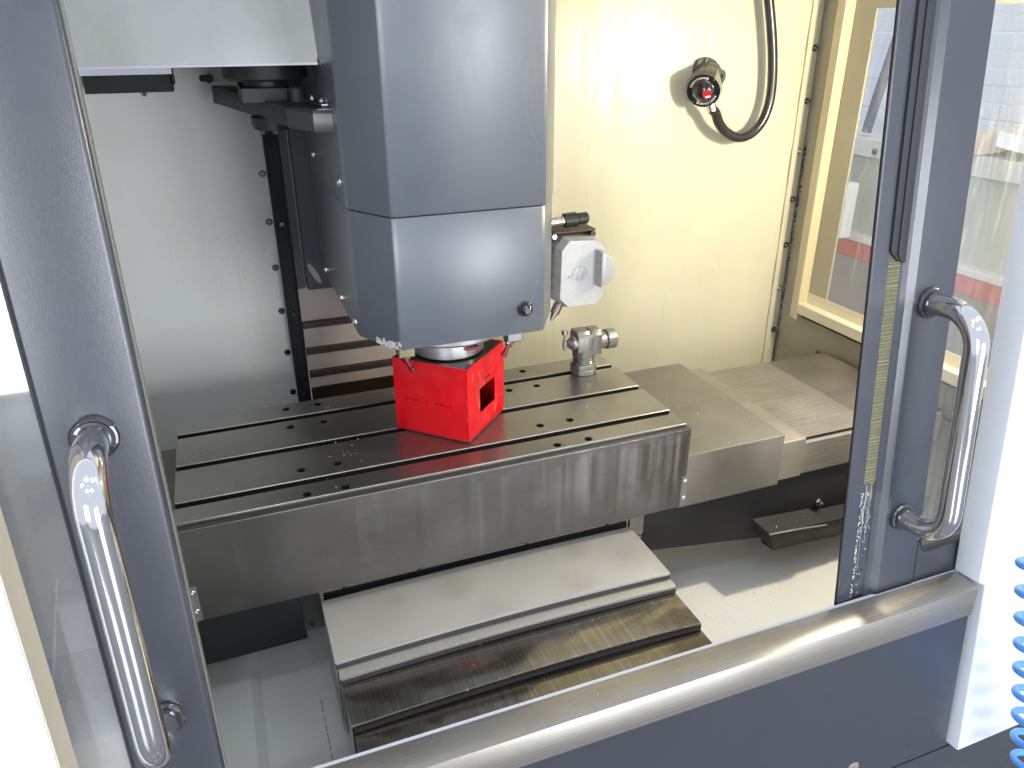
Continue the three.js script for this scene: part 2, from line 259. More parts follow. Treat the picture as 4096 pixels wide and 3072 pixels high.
{
  const t = thing('machine_table', 'long grey steel machine table with slots, red box standing on it', 'machine table');
  const zb = -0.1885, zf = 0.1815, c = 0.0013, sl = [-0.1185, 0.0043, 0.1275];
  const prof = [[zb, -0.09], [zb, -c], [zb + c, 0]];
  for (const s of sl) prof.push([s - 0.008 - c, 0], [s - 0.008, -c], [s - 0.008, -0.017], [s - 0.014, -0.017], [s - 0.014, -0.029], [s + 0.014, -0.029], [s + 0.014, -0.017], [s + 0.008, -0.017], [s + 0.008, -c], [s + 0.008 + c, 0]);
  prof.push([zf - c, 0], [zf, -c], [zf, -0.09]);
  let top = slabX(prof, -0.4578, 0.4578);
  const holes = [];
  for (const z of [-0.1635, -0.082, 0.087, 0.1683]) for (const x of [-0.255, -0.1925, 0.1925, 0.255]) { const h = new THREE.LatheGeometry([[0, -0.026], [0.0068, -0.026], [0.0068, -0.0012], [0.0084, 0.0006], [0, 0.0006]].map((q) => new THREE.Vector2(...q)), 28); h.translate(x, 0, z); holes.push(h); }
  const ev = new Evaluator(); ev.useGroups = false; ev.attributes = ['position', 'normal', 'uv'];
  let B = new Brush(top), cut = new Brush(mergeGeometries(holes)); B.updateMatrixWorld(); cut.updateMatrixWorld();
  B = ev.evaluate(B, cut, SUBTRACTION);
  // the rear strip stops short at both ends
  for (const s of [-1, 1]) { const n = new Brush(new THREE.BoxGeometry(0.012, 0.06, 0.032)); n.position.set(s * 0.4618, 0, -0.1765); n.updateMatrixWorld(); B.updateMatrixWorld(); B = ev.evaluate(B, n, SUBTRACTION); }
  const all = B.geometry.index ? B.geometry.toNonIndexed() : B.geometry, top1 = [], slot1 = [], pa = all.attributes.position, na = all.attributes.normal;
  for (let i = 0; i < pa.count; i += 3) { // oily slot and hole walls; shade inside is put into their dark colour
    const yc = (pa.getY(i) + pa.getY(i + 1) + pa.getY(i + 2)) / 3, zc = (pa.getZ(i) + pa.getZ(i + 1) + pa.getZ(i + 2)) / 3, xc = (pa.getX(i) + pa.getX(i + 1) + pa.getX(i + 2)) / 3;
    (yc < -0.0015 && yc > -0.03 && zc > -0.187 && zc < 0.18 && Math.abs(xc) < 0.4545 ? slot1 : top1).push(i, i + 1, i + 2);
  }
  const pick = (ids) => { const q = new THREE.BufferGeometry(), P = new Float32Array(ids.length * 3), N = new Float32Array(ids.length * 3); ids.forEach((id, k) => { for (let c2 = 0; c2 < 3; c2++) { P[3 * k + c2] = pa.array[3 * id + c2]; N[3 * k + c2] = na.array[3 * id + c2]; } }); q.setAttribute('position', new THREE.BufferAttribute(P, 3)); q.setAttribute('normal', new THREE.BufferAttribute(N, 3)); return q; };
  const g = uvm(pick(top1), [1.0, 0.5], [-0.5, 0, -0.25]);
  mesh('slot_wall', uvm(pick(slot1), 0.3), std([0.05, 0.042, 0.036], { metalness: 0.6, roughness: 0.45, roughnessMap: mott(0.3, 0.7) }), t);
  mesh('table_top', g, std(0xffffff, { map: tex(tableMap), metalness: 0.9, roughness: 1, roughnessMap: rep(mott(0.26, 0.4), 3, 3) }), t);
  // folded front skirt with streaks where coolant ran down
  const skirtMap = canvas(2048, 512, (g2, W, H) => {
    g2.fillStyle = '#5f5c58'; g2.fillRect(0, 0, W, H); const R = rng(22);
    for (let i = 0; i < 70; i++) { const x = R() * W, y = R() * H, r = 60 + 160 * R(), cc = R() < 0.5 ? '190,188,185' : '100,96,92'; const gr = g2.createRadialGradient(x, y, 0, x, y, r); gr.addColorStop(0, `rgba(${cc},${0.16 * R()})`); gr.addColorStop(1, `rgba(${cc},0)`); g2.fillStyle = gr; g2.fillRect(x - r, y - r, 2 * r, 2 * r); }
    for (let i = 0; i < 110; i++) { const q = R(), x = W * (q < 0.8 ? 0.62 + 0.38 * Math.sqrt(R()) : R()), y = H * 0.08 + R() * 60, L = (0.3 + 0.6 * R()) * H, wd = 12 + 60 * R(), a = (0.04 + 0.12 * R()) * (x / W); const cc = R() < 0.62 ? '62,54,48' : '185,180,176'; for (let q = 0; q < 5; q++) { const xx = x + 4 * (R() - 0.5), w2 = wd * (0.6 + 0.4 * R()), yy = y - 14 + 34 * R(), gr = g2.createLinearGradient(xx, 0, xx + w2, 0); gr.addColorStop(0, `rgba(${cc},0)`); gr.addColorStop(0.35, `rgba(${cc},${a * 0.4})`); gr.addColorStop(0.65, `rgba(${cc},${a * 0.4})`); gr.addColorStop(1, `rgba(${cc},0)`); g2.fillStyle = gr; g2.fillRect(xx, yy, w2, L * (0.7 + 0.4 * R())); } }
    for (let i = 0; i < 90; i++) { g2.fillStyle = `rgba(235,235,230,${0.5 * R()})`; g2.fillRect(R() * W, R() * H, 1.5, 1.5); }
    for (let i = 0; i < 900; i++) { g2.fillStyle = `rgba(${R() < 0.5 ? '255,255,255' : '60,60,60'},${0.035 * R()})`; g2.fillRect(R() * W, R() * H, 100 + 400 * R(), 1); }
  });
  const skirtMat = std(0xffffff, { map: tex(skirtMap), metalness: 0.8, roughness: 1, roughnessMap: rep(brush(0.36, 0.52), 1, 6) });
  const zs = 0.1945, yt = -0.0055;
  const face = slab([[-0.4545, -0.181], [-0.4545, -0.181], [-0.443, -0.181], [-0.443, -0.181], [0.4515, -0.181], [0.4515, -0.1115], [0.4605, -0.1115], [0.4605, yt - 0.0025], [-0.4545, yt - 0.0025], [-0.4545, -0.1115], [-0.4432, -0.1115], [-0.443, -0.181]].slice(4), zs - 0.002, zs);
  const lip = slabX([[0.1835, yt], [zs - 0.0025, yt], [zs - 0.0007, yt - 0.0008], [zs, yt - 0.0025], [zs - 0.002, yt - 0.0025], [zs - 0.0035, yt - 0.002], [0.1835, yt - 0.002]], -0.4545, 0.4605);
  mesh('front_skirt', [uvm(face, [0.93, 0.19], [-0.465, -0.185, 0]), uvm(lip, [0.93, 0.19], [-0.465, -0.1, 0])], skirtMat, t);
  for (const s of [-1, 1]) {
    const x0 = s < 0 ? -0.4605 : 0.4518, x1 = s < 0 ? -0.4435 : 0.4665;
    const b = mesh('end_bracket', box(x0, x1, -0.183, -0.1125, zs - 0.007, zs - 0.0025, 0.0008), std([0.2, 0.19, 0.18], { metalness: 0.4, roughness: 0.5 }), t);
    for (const y of [-0.125, -0.1625]) mesh('screw', screwGeo([(x0 + x1) / 2 + 0.001, y, zs - 0.0025], [0, 0, 1], 0.0052, 0.0035), M.bright, b);
    mesh('table_end', box(s < 0 ? -0.4565 : 0.4525, s < 0 ? -0.4525 : 0.4565, -0.18, -0.09, -0.18, 0.18, 0.001), M.steelDark, t);
  }
}
// =================================================================== telescopic way covers left and right of the table
function coverMat(lo, hi, base, seed, along) { // scratches run along the sliding direction
  const c = canvas(512, 512, (g, W, H) => {
    g.fillStyle = base; g.fillRect(0, 0, W, H); const R = rng(seed);
    for (let i = 0; i < 60; i++) { const x = R() * W, y = R() * H, r = 30 + 110 * R(), cc = R() < 0.5 ? '200,190,170' : '70,62,55'; const gr = g.createRadialGradient(x, y, 0, x, y, r); gr.addColorStop(0, `rgba(${cc},${0.16 * R()})`); gr.addColorStop(1, `rgba(${cc},0)`); g.fillStyle = gr; g.fillRect(x - r, y - r, 2 * r, 2 * r); }
    for (let i = 0; i < along; i++) { const y = R() * H, x = R() * W; g.fillStyle = `rgba(${R() < 0.5 ? '230,226,215' : '55,50,44'},${0.16 * R()})`; g.fillRect(x, y, 60 + 300 * R(), 0.7 + R() * R() * 3); }
    for (let i = 0; i < 24; i++) { g.fillStyle = `rgba(240,238,230,${0.6 * R()})`; g.fillRect(R() * W, R() * H, 1.6, 1.6); }
  });
  return std(0xffffff, { map: tex(c), metalness: 0.55, roughness: 1, roughnessMap: rep(brush(lo, hi), 1, 2) });
}
{
  const mats = [coverMat(0.48, 0.6, '#77736a', 51, 10), coverMat(0.4, 0.56, '#8d887c', 52, 120), coverMat(0.36, 0.52, '#88847a', 53, 700), coverMat(0.36, 0.48, '#6b6660', 54, 30)];
  const secs = [[0.452, 0.6945, -0.069, 0.1895, -0.2115], [0.6, 0.7555, -0.0905, 0.1862, -0.207], [0.7, 0.962, -0.106, 0.1805, -0.206], [0.9625, 1.148, -0.1065, 0.1795, -0.2055]];
  for (const s of [1, -1]) {
    const t = thing('way_cover', s > 0 ? 'brownish grey stepped steel cover reaching from table end to right wall' : 'dull grey steel cover behind the left door, at the table left end', 'way cover');
    secs.forEach(([x0, x1, y, z1, z0], i) => {
      const u = 0.003, bot = i === 0 ? -0.1875 : -0.181, pr = [[z1, bot]];
      for (let q = 0; q <= 5; q++) { const a = q / 5 * Math.PI / 2; pr.push([z1 - u + u * Math.cos(a), y - u + u * Math.sin(a)]); }
      pr.push([z0 + 0.002, y], [z0, y - 0.002], [z0, bot]);
      const g = slabX(pr, x0, x1, {}); if (s < 0) { g.scale(-1, 1, 1); const ps = g.attributes.position.array, nm = g.attributes.normal.array; for (let k = 0; k < ps.length; k += 9) for (let c = 0; c < 3; c++) { [ps[k + 3 + c], ps[k + 6 + c]] = [ps[k + 6 + c], ps[k + 3 + c]]; [nm[k + 3 + c], nm[k + 6 + c]] = [nm[k + 6 + c], nm[k + 3 + c]]; } }
      const o = mesh('cover_section', uvm(g, [0.42, 0.42], [s * 0.1, 0, 0]), mats[i], t);
      if (i < 3 && s > 0) { // spot welds near the free edge, and the rubber wiper under it
        for (let k = 0; k < 8; k++) mesh('rivet', lathe([[0, 0.0006], [0.0028, 0.0005], [0.0036, 0], [0, 0]], [x1 - (i === 2 ? 0.004 : 0.016), y, z0 + 0.03 + k * 0.046], [0, 1, 0], 14), mats[i], o);
        if (i < 2) mesh('wiper', box(x1 - 0.006, x1 + 0.001, y - 0.013, y - 0.003, z0 + 0.01, z1 - 0.002, 0.001), M.rubber, o);
      }
    });
  }
}
// black saddle body under the table, with the plate that the front cover hangs on
{
  const t = thing('saddle', 'black saddle panels under the table, above the white pan floor', 'machine part');
  mesh('side_panel', sheet([[-1.05, -0.305, 0.17], [-0.288, -0.294, 0.17], [-0.288, -0.1, 0.17], [-1.05, -0.1, 0.17]]), M.black, t);
  mesh('side_panel', sheet([[0.385, -0.29, 0.171], [1.15, -0.405, 0.171], [1.15, -0.1, 0.171], [0.385, -0.1, 0.171]]), M.black, t);
  mesh('saddle_plate', slab([[-0.29, -0.1], [-0.29, -0.268], [-0.284, -0.274], [-0.252, -0.274], [-0.252, -0.2], [0.352, -0.2], [0.352, -0.24], [0.384, -0.24], [0.384, -0.1]], 0.168, 0.1745), M.steelDark, t);
  for (const [x, y] of [[-0.277, -0.262], [-0.215, -0.196], [-0.08, -0.196], [0.13, -0.196], [0.3, -0.196]]) mesh('screw', screwGeo([x, y, 0.1745], [0, 0, 1], 0.0045, 0.003), M.black, t);
  mesh('saddle_body', box(-0.26, 0.36, -0.272, -0.1, -0.3, 0.15, 0.002), M.black, t);
  mesh('saddle_ledge', box(-0.21, 0.3, -0.16, -0.13, -0.41, -0.2, 0.002), std([0.1, 0.075, 0.05], { metalness: 0.7, roughness: 0.4 }), t);
}
{ // chute that sticks out of the right black panel
  const t = thing('chip_chute', 'black folded sheet trough below the right cover, holding some chips', 'trough');
  mesh('trough', [sheet([[0.698, -0.349, 0.205], [1.14, -0.375, 0.2], [1.14, -0.318, 0.206], [0.665, -0.285, 0.225]], [0, 0.001, -0.002]), sheet([[0.698, -0.349, 0.205], [0.69, -0.345, 0.173], [1.14, -0.375, 0.173], [1.14, -0.375, 0.2]], [0, 0.002, 0]), sheet([[0.82, -0.306, 0.218], [1.14, -0.319, 0.205], [1.14, -0.31, 0.173], [0.82, -0.296, 0.173]], [0, -0.003, 0]), sheet([[0.66, -0.276, 0.174], [0.81, -0.287, 0.174], [0.82, -0.305, 0.224], [0.668, -0.291, 0.224]], [0, -0.003, 0]), sheet([[0.655, -0.274, 0.173], [0.665, -0.285, 0.226], [0.7, -0.35, 0.206], [0.69, -0.34, 0.173]], [0.002, 0, 0])], M.black, t);
  mesh('rim', tube([[0.662, -0.2835, 0.2265], [0.74, -0.289, 0.2265], [0.815, -0.297, 0.2265]], 0.0016, 20, 6), M.steel, t);
  mesh('bolt', [cyl([0.836, -0.277, 0.171], [0.836, -0.277, 0.184], 0.006, 0.006, 20, 0.001), cyl([0.836, -0.277, 0.171], [0.836, -0.277, 0.174], 0.009)], M.bright, t);
}
// front telescopic cover, crowned in the middle
{
  const t = thing('way_cover', 'stepped steel cover sloping from under the table down to the front sill', 'way cover');
  const scr = (base, seed, n, lo, hi, met) => { // scratches across the width: short marks along z
    const c = canvas(1024, 512, (g, W, H) => {
      g.fillStyle = base; g.fillRect(0, 0, W, H); const R = rng(seed);
      for (let i = 0; i < 60; i++) { const x = R() * W, y = R() * H, r = 30 + 110 * R(), cc = R() < 0.5 ? '190,180,160' : '60,54,48'; const gr = g.createRadialGradient(x, y, 0, x, y, r); gr.addColorStop(0, `rgba(${cc},${0.12 * R()})`); gr.addColorStop(1, `rgba(${cc},0)`); g.fillStyle = gr; g.fillRect(x - r, y - r, 2 * r, 2 * r); }
      for (let i = 0; i < n; i++) { const x = R() * W, y = R() * H; g.fillStyle = `rgba(${R() < 0.55 ? '225,220,205' : '40,36,30'},${0.2 * R()})`; g.fillRect(x, y, 0.6 + R() * R() * 3, 60 + 260 * R()); }
      for (let i = 0; i < 60; i++) { g.fillStyle = `rgba(250,248,240,${0.8 * R()})`; g.fillRect(R() * W, R() * H, 1.5, 2); }
    });
    const rn = noiseField(1024, 256, seed + 7, [[500, 3, 1], [900, 6, 0.7], [8, 6, 0.7]]);
    return std(0xffffff, { map: tex(c), metalness: met, roughness: 1, roughnessMap: dataTex(1024, 256, (x, y, i) => lo + (hi - lo) * rn[i]) });
  };
  const mA = scr('#a3a098', 61, 30, 0.4, 0.52, 0.25), mB = scr('#a3a098', 62, 120, 0.36, 0.48, 0.4), mC = scr('#8a857c', 63, 1500, 0.07, 0.2, 0.92), mD = scr('#8a8376', 64, 1600, 0.07, 0.2, 0.92);
  const secs = [[-0.2565, 0.354, -0.2195, 0.172, 0.3262, mA, 0.15], [-0.2535, 0.3552, -0.2345, 0.3, 0.347, mB, 0.12], [-0.2515, 0.3535, -0.2485, 0.33, 0.4325, mC, 0.1], [-0.2495, 0.3552, -0.2645, 0.41, 0.5155, mD, 0.1]];
  for (const [x0, x1, y, z0, z1, m, drop] of secs) {
    const N = 24, P = [], xc = (x0 + x1) / 2, hw = (x1 - x0) / 2;
    const cr = (x, z) => 0.0075 * (1 - ((x - xc) / hw) ** 2) * (0.45 + 0.55 * (z - z0) / (z1 - z0));
    const rows = [[z0, 0], [z1 - 0.003, 0], [z1 - 0.001, -0.0008], [z1, -0.003], [z1, -0.0125], [z1 - 0.004, -0.0125]];
    const pt = (i, j) => { const x = x0 + (x1 - x0) * i / N; return [x, y + rows[j][1] + cr(x, rows[j][0]), rows[j][0]]; };
    for (let i = 0; i < N; i++) for (let j = 0; j < rows.length - 1; j++) P.push(...pt(i, j), ...pt(i, j + 1), ...pt(i + 1, j + 1), ...pt(i, j), ...pt(i + 1, j + 1), ...pt(i + 1, j));
    const g = new THREE.BufferGeometry(); g.setAttribute('position', new THREE.Float32BufferAttribute(P, 3)); g.computeVertexNormals();
    const top = toCreasedNormals(g, 0.5);
    const o = mesh('cover_section', [uvm(top, [0.64, 0.32], [x0, 0, 0]), uvm(sheet([[x0, y - drop, z0], [x0, y - drop, z1], [x0, y - 0.001, z1], [x0, y - 0.001, z0]], [0.0018, 0, 0]), [0.64, 0.32]), uvm(sheet([[x1, y - drop, z1], [x1, y - drop, z0], [x1, y - 0.001, z0], [x1, y - 0.001, z1]], [-0.0018, 0, 0]), [0.64, 0.32])], m, t);
    const W = [];   // wiper strip below the leading edge
    for (let i = 0; i < N; i++) { const a = x0 + 0.002 + (x1 - x0 - 0.004) * i / N, b = x0 + 0.002 + (x1 - x0 - 0.004) * (i + 1) / N, ya = y + cr(a, z1), yb = y + cr(b, z1); W.push(...[a, ya - 0.013, z1 + 0.0012], ...[b, yb - 0.013, z1 + 0.0012], ...[b, yb - 0.0045, z1 + 0.0006], ...[a, ya - 0.013, z1 + 0.0012], ...[b, yb - 0.0045, z1 + 0.0006], ...[a, ya - 0.0045, z1 + 0.0006]); }
    const wg = new THREE.BufferGeometry(); wg.setAttribute('position', new THREE.Float32BufferAttribute(W, 3)); wg.computeVertexNormals(); wg.setAttribute('uv', new THREE.BufferAttribute(new Float32Array(W.length / 3 * 2), 2));
    if (m !== mD) mesh('wiper', wg, std([0.075, 0.073, 0.075], { roughness: 0.55, metalness: 0.5 }), o);
  }
}
// column cover behind the head, and the black guide beside it
{
  const t = thing('column_cover', 'beige stepped sheet cover of the column, behind the head', 'way cover');
  const m = std([0.5, 0.43, 0.38], { roughness: 0.45, metalness: 0.1, roughnessMap: mott(0.3, 0.6) });
  const lv = [[0.0915, 0.6, -0.412], [0.0315, 0.0915, -0.402], [-0.0205, 0.0315, -0.392], [-0.06, -0.0205, -0.382]];
  lv.forEach(([y0, y1, z]) => { mesh('cover_panel', box(-0.184, 0.27, y0, y1 - 0.0135, z - 0.012, z, 0.001), m, t); mesh('wiper_lip', box(-0.184, 0.27, y1 - 0.0135, y1, z - 0.012, z + 0.003, 0.001), std([0.075, 0.062, 0.05], { roughness: 0.45, metalness: 0.5 }), t); });
  mesh('apron', box(-0.184, 0.27, -0.16, -0.0605, -0.392, -0.379, 0.001), std([0.07, 0.05, 0.032], { roughness: 0.35, metalness: 0.6, roughnessMap: mott(0.2, 0.5) }), t);
  const gd = thing('column_guard', 'tall black steel strip beside the beige column cover', 'guard strip');
  mesh('strip', slabY([[-0.2135, -0.43], [-0.2135, -0.4065], [-0.205, -0.404], [-0.19, -0.404], [-0.1845, -0.4], [-0.1845, -0.43]], -0.13, 1.2), M.black, gd);
  for (const y of [0.6, 0.317, 0.115, -0.087]) mesh('bolt', screwGeo([-0.199, y, -0.404], [0, 0, 1], 0.0065, 0.004), M.blackGloss, gd);
  mesh('channel', slabY([[-0.184, -0.4], [-0.184, -0.393], [-0.168, -0.393], [-0.168, -0.4]], 0.1745, 1.2), M.greyDark, gd);
}
// =================================================================== spindle head
{
  const t = thing('spindle_head', 'large grey spindle head cover hanging above the red box', 'spindle head');
  const out = (e) => [[-0.0785 - 0.4 * e, 0.155 + e], [0.168 + 0.4 * e, 0.155 + e], [0.2195 + e, 0.0672 + 0.4 * e], [0.2195 + e, -0.372], [-0.13 - e, -0.372], [-0.13 - e, 0.0648 + 0.4 * e]];
  const smear = canvas(1024, 1024, (g, W, H) => { // faint rub marks, dust and scratches on the paint
    g.fillStyle = '#ffffff'; g.fillRect(0, 0, W, H); g.fillStyle = 'rgb(176,182,190)'; g.fillRect(0, 0, W, H); const R = rng(71);
    for (let i = 0; i < 120; i++) { const x = W * (0.3 + 0.35 * R()), y = H * (0.4 + 0.12 * R() * R()), L = 10 + 90 * R() * R(), a = 0.02 + 0.07 * R(); g.fillStyle = `rgba(235,238,240,${a})`; g.fillRect(x, y, 2 + 12 * R(), L); }
    g.strokeStyle = 'rgba(245,245,245,0.55)'; g.lineWidth = 1.1; g.beginPath(); g.moveTo(0.365 * W, 0.22 * H); g.lineTo(0.37 * W, 0.5 * H); g.stroke();
    g.strokeStyle = 'rgba(245,245,245,0.3)'; g.lineWidth = 3; g.beginPath(); g.moveTo(0.58 * W, 0.5 * H); g.quadraticCurveTo(0.59 * W, 0.6 * H, 0.64 * W, 0.68 * H); g.stroke();
    for (let i = 0; i < 30; i++) { g.fillStyle = `rgba(255,255,255,${0.8 * R()})`; g.fillRect(W * R(), H * R(), 1.6, 2.2); }
    for (let i = 0; i < 60; i++) { const x = R() * W, y = R() * H, r = 40 + 120 * R(), cc = R() < 0.5 ? '220,224,230' : '120,126,134'; const gr = g.createRadialGradient(x, y, 0, x, y, r); gr.addColorStop(0, `rgba(${cc},${0.1 * R()})`); gr.addColorStop(1, `rgba(${cc},0)`); g.fillStyle = gr; g.fillRect(x - r, y - r, 2 * r, 2 * r); }
  });
  const paint = phys([0.2, 0.21, 0.222], { map: tex(smear), roughness: 1, ior: 1.65, clearcoat: 0.45, clearcoatRoughness: 0.38, roughnessMap: rep(mott(0.3, 0.46), 2, 2), bumpMap: rep(peel, 14, 14), bumpScale: 0.00005 });
  mesh('upper_cover', uvm(slabY(out(0.0012), 0.4352, 1.15, { r: 0.007, bevel: 0.0015 }), [0.5, 0.5], [-0.16, 0.36, 0]), paint, t);
  mesh('lower_cover', uvm(slabY(out(0), 0.2214, 0.4335, { r: 0.007, bevel: 0.0022 }), [0.5, 0.5], [-0.16, -0.14, 0]), paint, t);
  mesh('seam', slabY(out(-0.004), 0.43, 0.44, { r: 0.006 }), M.black, t);
  mesh('plug', lathe([[0, 0.0165], [0.005, 0.0158], [0.009, 0.0125], [0.0115, 0.007], [0.012, 0.003], [0.0135, 0.002], [0.0135, 0], [0, 0]], [0.1335, 0.2655, 0.155], [0, 0, 1]), M.blackGloss, t);
  for (const [y, z] of [[0.4715, -0.287], [0.469, 0.022], [0.2405, -0.29], [0.2405, -0.0935], [0.2405, 0.045]]) mesh('screw', screwGeo([-0.1305, y, z], [-1, 0, 0], 0.0075, 0.004), M.bright, t);
  for (const y of [0.2425, 0.2215 + 0.004]) mesh('screw', screwGeo([0.2195, y, 0.03], [1, 0, 0], 0.0085, 0.0055), M.bright, t);
  // paint worn off the lower left edge
  const R = rng(72), chips = [];
  for (let i = 0; i < 60; i++) { const q = R(), x = -0.0785 - 0.03 * q, z = 0.155 - 0.0525 * q + 0.001; chips.push(new THREE.CircleGeometry(0.0012 + 0.0026 * R(), 5).scale(1, 0.7 + R(), 1).rotateY(-1.05).translate(x - 0.0004, 0.2235 + 0.012 * R() * R(), z)); }
  mesh('worn_paint', chips, std([0.5, 0.52, 0.52], { roughness: 0.6 }), t);
  const sp = mesh('spindle_nose', lathe([[0, 0.1487], [0.0635, 0.1487], [0.066, 0.1505], [0.066, 0.1755], [0.069, 0.1775], [0.1, 0.187], [0.111, 0.194], [0.112, 0.2215], [0, 0.2215]], [0.0437, 0, -0.0065]), std([0.46, 0.455, 0.45], { metalness: 0.9, roughness: 1, roughnessMap: rep(brush(0.28, 0.46), 1, 1) }), t);
  mesh('drive_key', box(0.055, 0.082, 0.1655, 0.1705, 0.05, 0.063, 0.001), M.redPipe, sp);
  for (const [b, tip, s] of [[[-0.053, 0.186, 0.062], [-0.042, 0.143, 0.064], -1], [[0.1465, 0.186, 0.062], [0.1275, 0.144, 0.064], 1]]) {
    const nb = mesh('nozzle_block', [box(b[0] - 0.0145, b[0] + 0.0145, b[1] - 0.0115, b[1] + 0.04, b[2] - 0.014, b[2] + 0.014, 0.002), cyl([b[0] - s * 0.003, b[1] - 0.006, b[2]], [b[0] - s * 0.006 - 0.004, b[1] - 0.017, b[2] + 0.001], 0.0095, 0.0085, 6)], s < 0 ? M.brass : M.steelDark, t);
    const A = V3(b[0] + (s < 0 ? -0.004 : -0.004), b[1] - 0.012, b[2]), T = V3(...tip), L = (k) => A.clone().lerp(T, k).toArray();
    mesh('nozzle', [cyl(L(0), L(0.35), 0.0072, 0.0068, 6), cyl(L(0.35), L(0.8), 0.0042, 0.0042, 20), cyl(L(0.72), L(1), 0.0058, 0.0054, 20, 0.001)], M.redPipe, nb);
  }
}
{ // dark casting behind the head, left side
  const t = thing('head_casting', 'dark grey head casting between the column guard and the spindle head', 'machine part');
  mesh('slide_plate', box(-0.1635, 0.25, 0.172, 1.15, -0.408, -0.384, 0.002), M.greyDark, t);
  mesh('wear_patch', new THREE.CircleGeometry(0.018, 9).scale(0.35, 1.5, 1).rotateZ(0.45).translate(-0.146, 0.208, -0.3835), std([0.32, 0.33, 0.32], { roughness: 0.5 }), t);
}
// =================================================================== programmable coolant spigot on the head's right side
{
  const t = thing('coolant_spigot', 'pale grey cast coolant nozzle housing bolted to the head side', 'coolant nozzle');
  const oct = [[0.2705, 0.311], [0.286, 0.3285], [0.3438, 0.325], [0.361, 0.3084], [0.361, 0.2124], [0.3438, 0.1985], [0.286, 0.1995], [0.2685, 0.2165]];
  const cx = 0.315, cy = 0.263, big = oct.map(([x, y]) => [cx + (x - cx) * 1.1 - 0.003, cy + (y - cy) * 1.07]);
  const P = [], ring = (k) => (k === 0 ? oct.map((p) => [...p, 0]) : k === 1 ? big.map((p) => [...p, -0.016]) : big.map((p) => [...p, -0.075]));
  for (let k = 0; k < 2; k++) { const a = ring(k), b = ring(k + 1); for (let i = 0; i < 8; i++) { const j = (i + 1) % 8; P.push(...a[i], ...a[j], ...b[j], ...a[i], ...b[j], ...b[i]); } }
  for (let i = 1; i < 7; i++) P.push(...ring(0)[0], ...ring(0)[i + 1], ...ring(0)[i]);
  const g = new THREE.BufferGeometry(); g.setAttribute('position', new THREE.Float32BufferAttribute(P, 3));
  // wind all faces outwards
  { const ps = g.attributes.position, C = V3(cx, cy, -0.04), a = V3(), b = V3(), c = V3(); for (let i = 0; i < ps.count; i += 3) { a.fromBufferAttribute(ps, i); b.fromBufferAttribute(ps, i + 1); c.fromBufferAttribute(ps, i + 2); const n = b.clone().sub(a).cross(c.clone().sub(a)); if (n.dot(a.clone().add(b).add(c).divideScalar(3).sub(C)) < 0) { ps.setXYZ(i + 1, c.x, c.y, c.z); ps.setXYZ(i + 2, b.x, b.y, b.z); } } }
  g.computeVertexNormals();
  mesh('housing', uvm(g, 0.3), M.castAlu, t);
  const D = []; for (let i = 0; i <= 20; i++) { const a = -Math.PI / 2 + Math.PI * i / 20; D.push([0.343 + 0.031 * Math.cos(a), 0.272 + 0.035 * Math.sin(a)]); }
  mesh('motor_bulge', slab(D, -0.05, 0.024, { bevel: 0.005 }), M.castAlu, t);
  const ex = 0.3085, ey = 0.2635, bar = (pts) => slab(pts.map(([a, b]) => [ex + a, ey + b]), -0.001, 0.0013, { bevel: 0.0004 });
  const rg = new THREE.Shape(); rg.absarc(ex, ey, 0.0192, 0, 6.2832); const hole = new THREE.Path(); hole.absarc(ex, ey, 0.0148, 0, 6.2832, true); rg.holes.push(hole);
  const rgg = new THREE.ExtrudeGeometry(rg, { depth: 0.0015, bevelThickness: 0.0004, bevelSize: 0.0004, bevelSegments: 1, curveSegments: 40 }); rgg.translate(0, 0, -0.0006);
  mesh('emblem', [uvm(rgg, 1), bar([[-0.0065, -0.0118], [-0.0025, -0.0118], [0.0065, 0.0118], [0.002, 0.0125]]), bar([[0.0015, -0.0118], [0.0058, -0.0118], [0.0135, 0.0065], [0.0095, 0.0105]]), bar([[-0.0145, -0.0035], [-0.0035, -0.0035], [-0.0015, 0.0012], [-0.0145, 0.0012]]), bar([[-0.0015, -0.0035], [0.0065, -0.0035], [0.0085, 0.0005], [0.0, 0.0005]]), bar([[-0.0245, -0.0065], [-0.0175, -0.0065], [-0.0165, 0.0], [-0.0205, 0.0]])], M.castAlu, t);
  mesh('mount_plate', [box(0.2195, 0.352, 0.196, 0.3385, -0.086, -0.0755, 0.002), box(0.2195, 0.262, 0.205, 0.3, -0.075, -0.03, 0.003)], M.castAlu, t);
  for (const [x, y, z] of [[0.264, 0.3335, -0.02], [0.3445, 0.3325, -0.02]]) mesh('screw', [cyl([x, y, z - 0.04], [x, y, z], 0.0058, 0.0058, 20, 0.001), cyl([x, y, z - 0.005], [x, y, z + 0.0005], 0.0028, 0.0028, 6)], M.steelDark, t);
  mesh('nozzle', [cyl([0.2795, 0.2065, -0.02], [0.27, 0.197, -0.015], 0.0085, 0.0085, 20), cyl([0.272, 0.2015, -0.015], [0.262, 0.186, -0.011], 0.0098, 0.0098, 6), cyl([0.262, 0.186, -0.011], [0.2525, 0.173, -0.006], 0.007, 0.0022, 24)], std([0.2, 0.17, 0.15], { metalness: 0.8, roughness: 0.4 }), t);
  mesh('pipe', cyl([0.2195, 0.3575, -0.03], [0.29, 0.3605, -0.03], 0.0085, 0.0085), std([0.5, 0.46, 0.38], { metalness: 0.9, roughness: 0.35, roughnessMap: mott(0.25, 0.7) }), t);
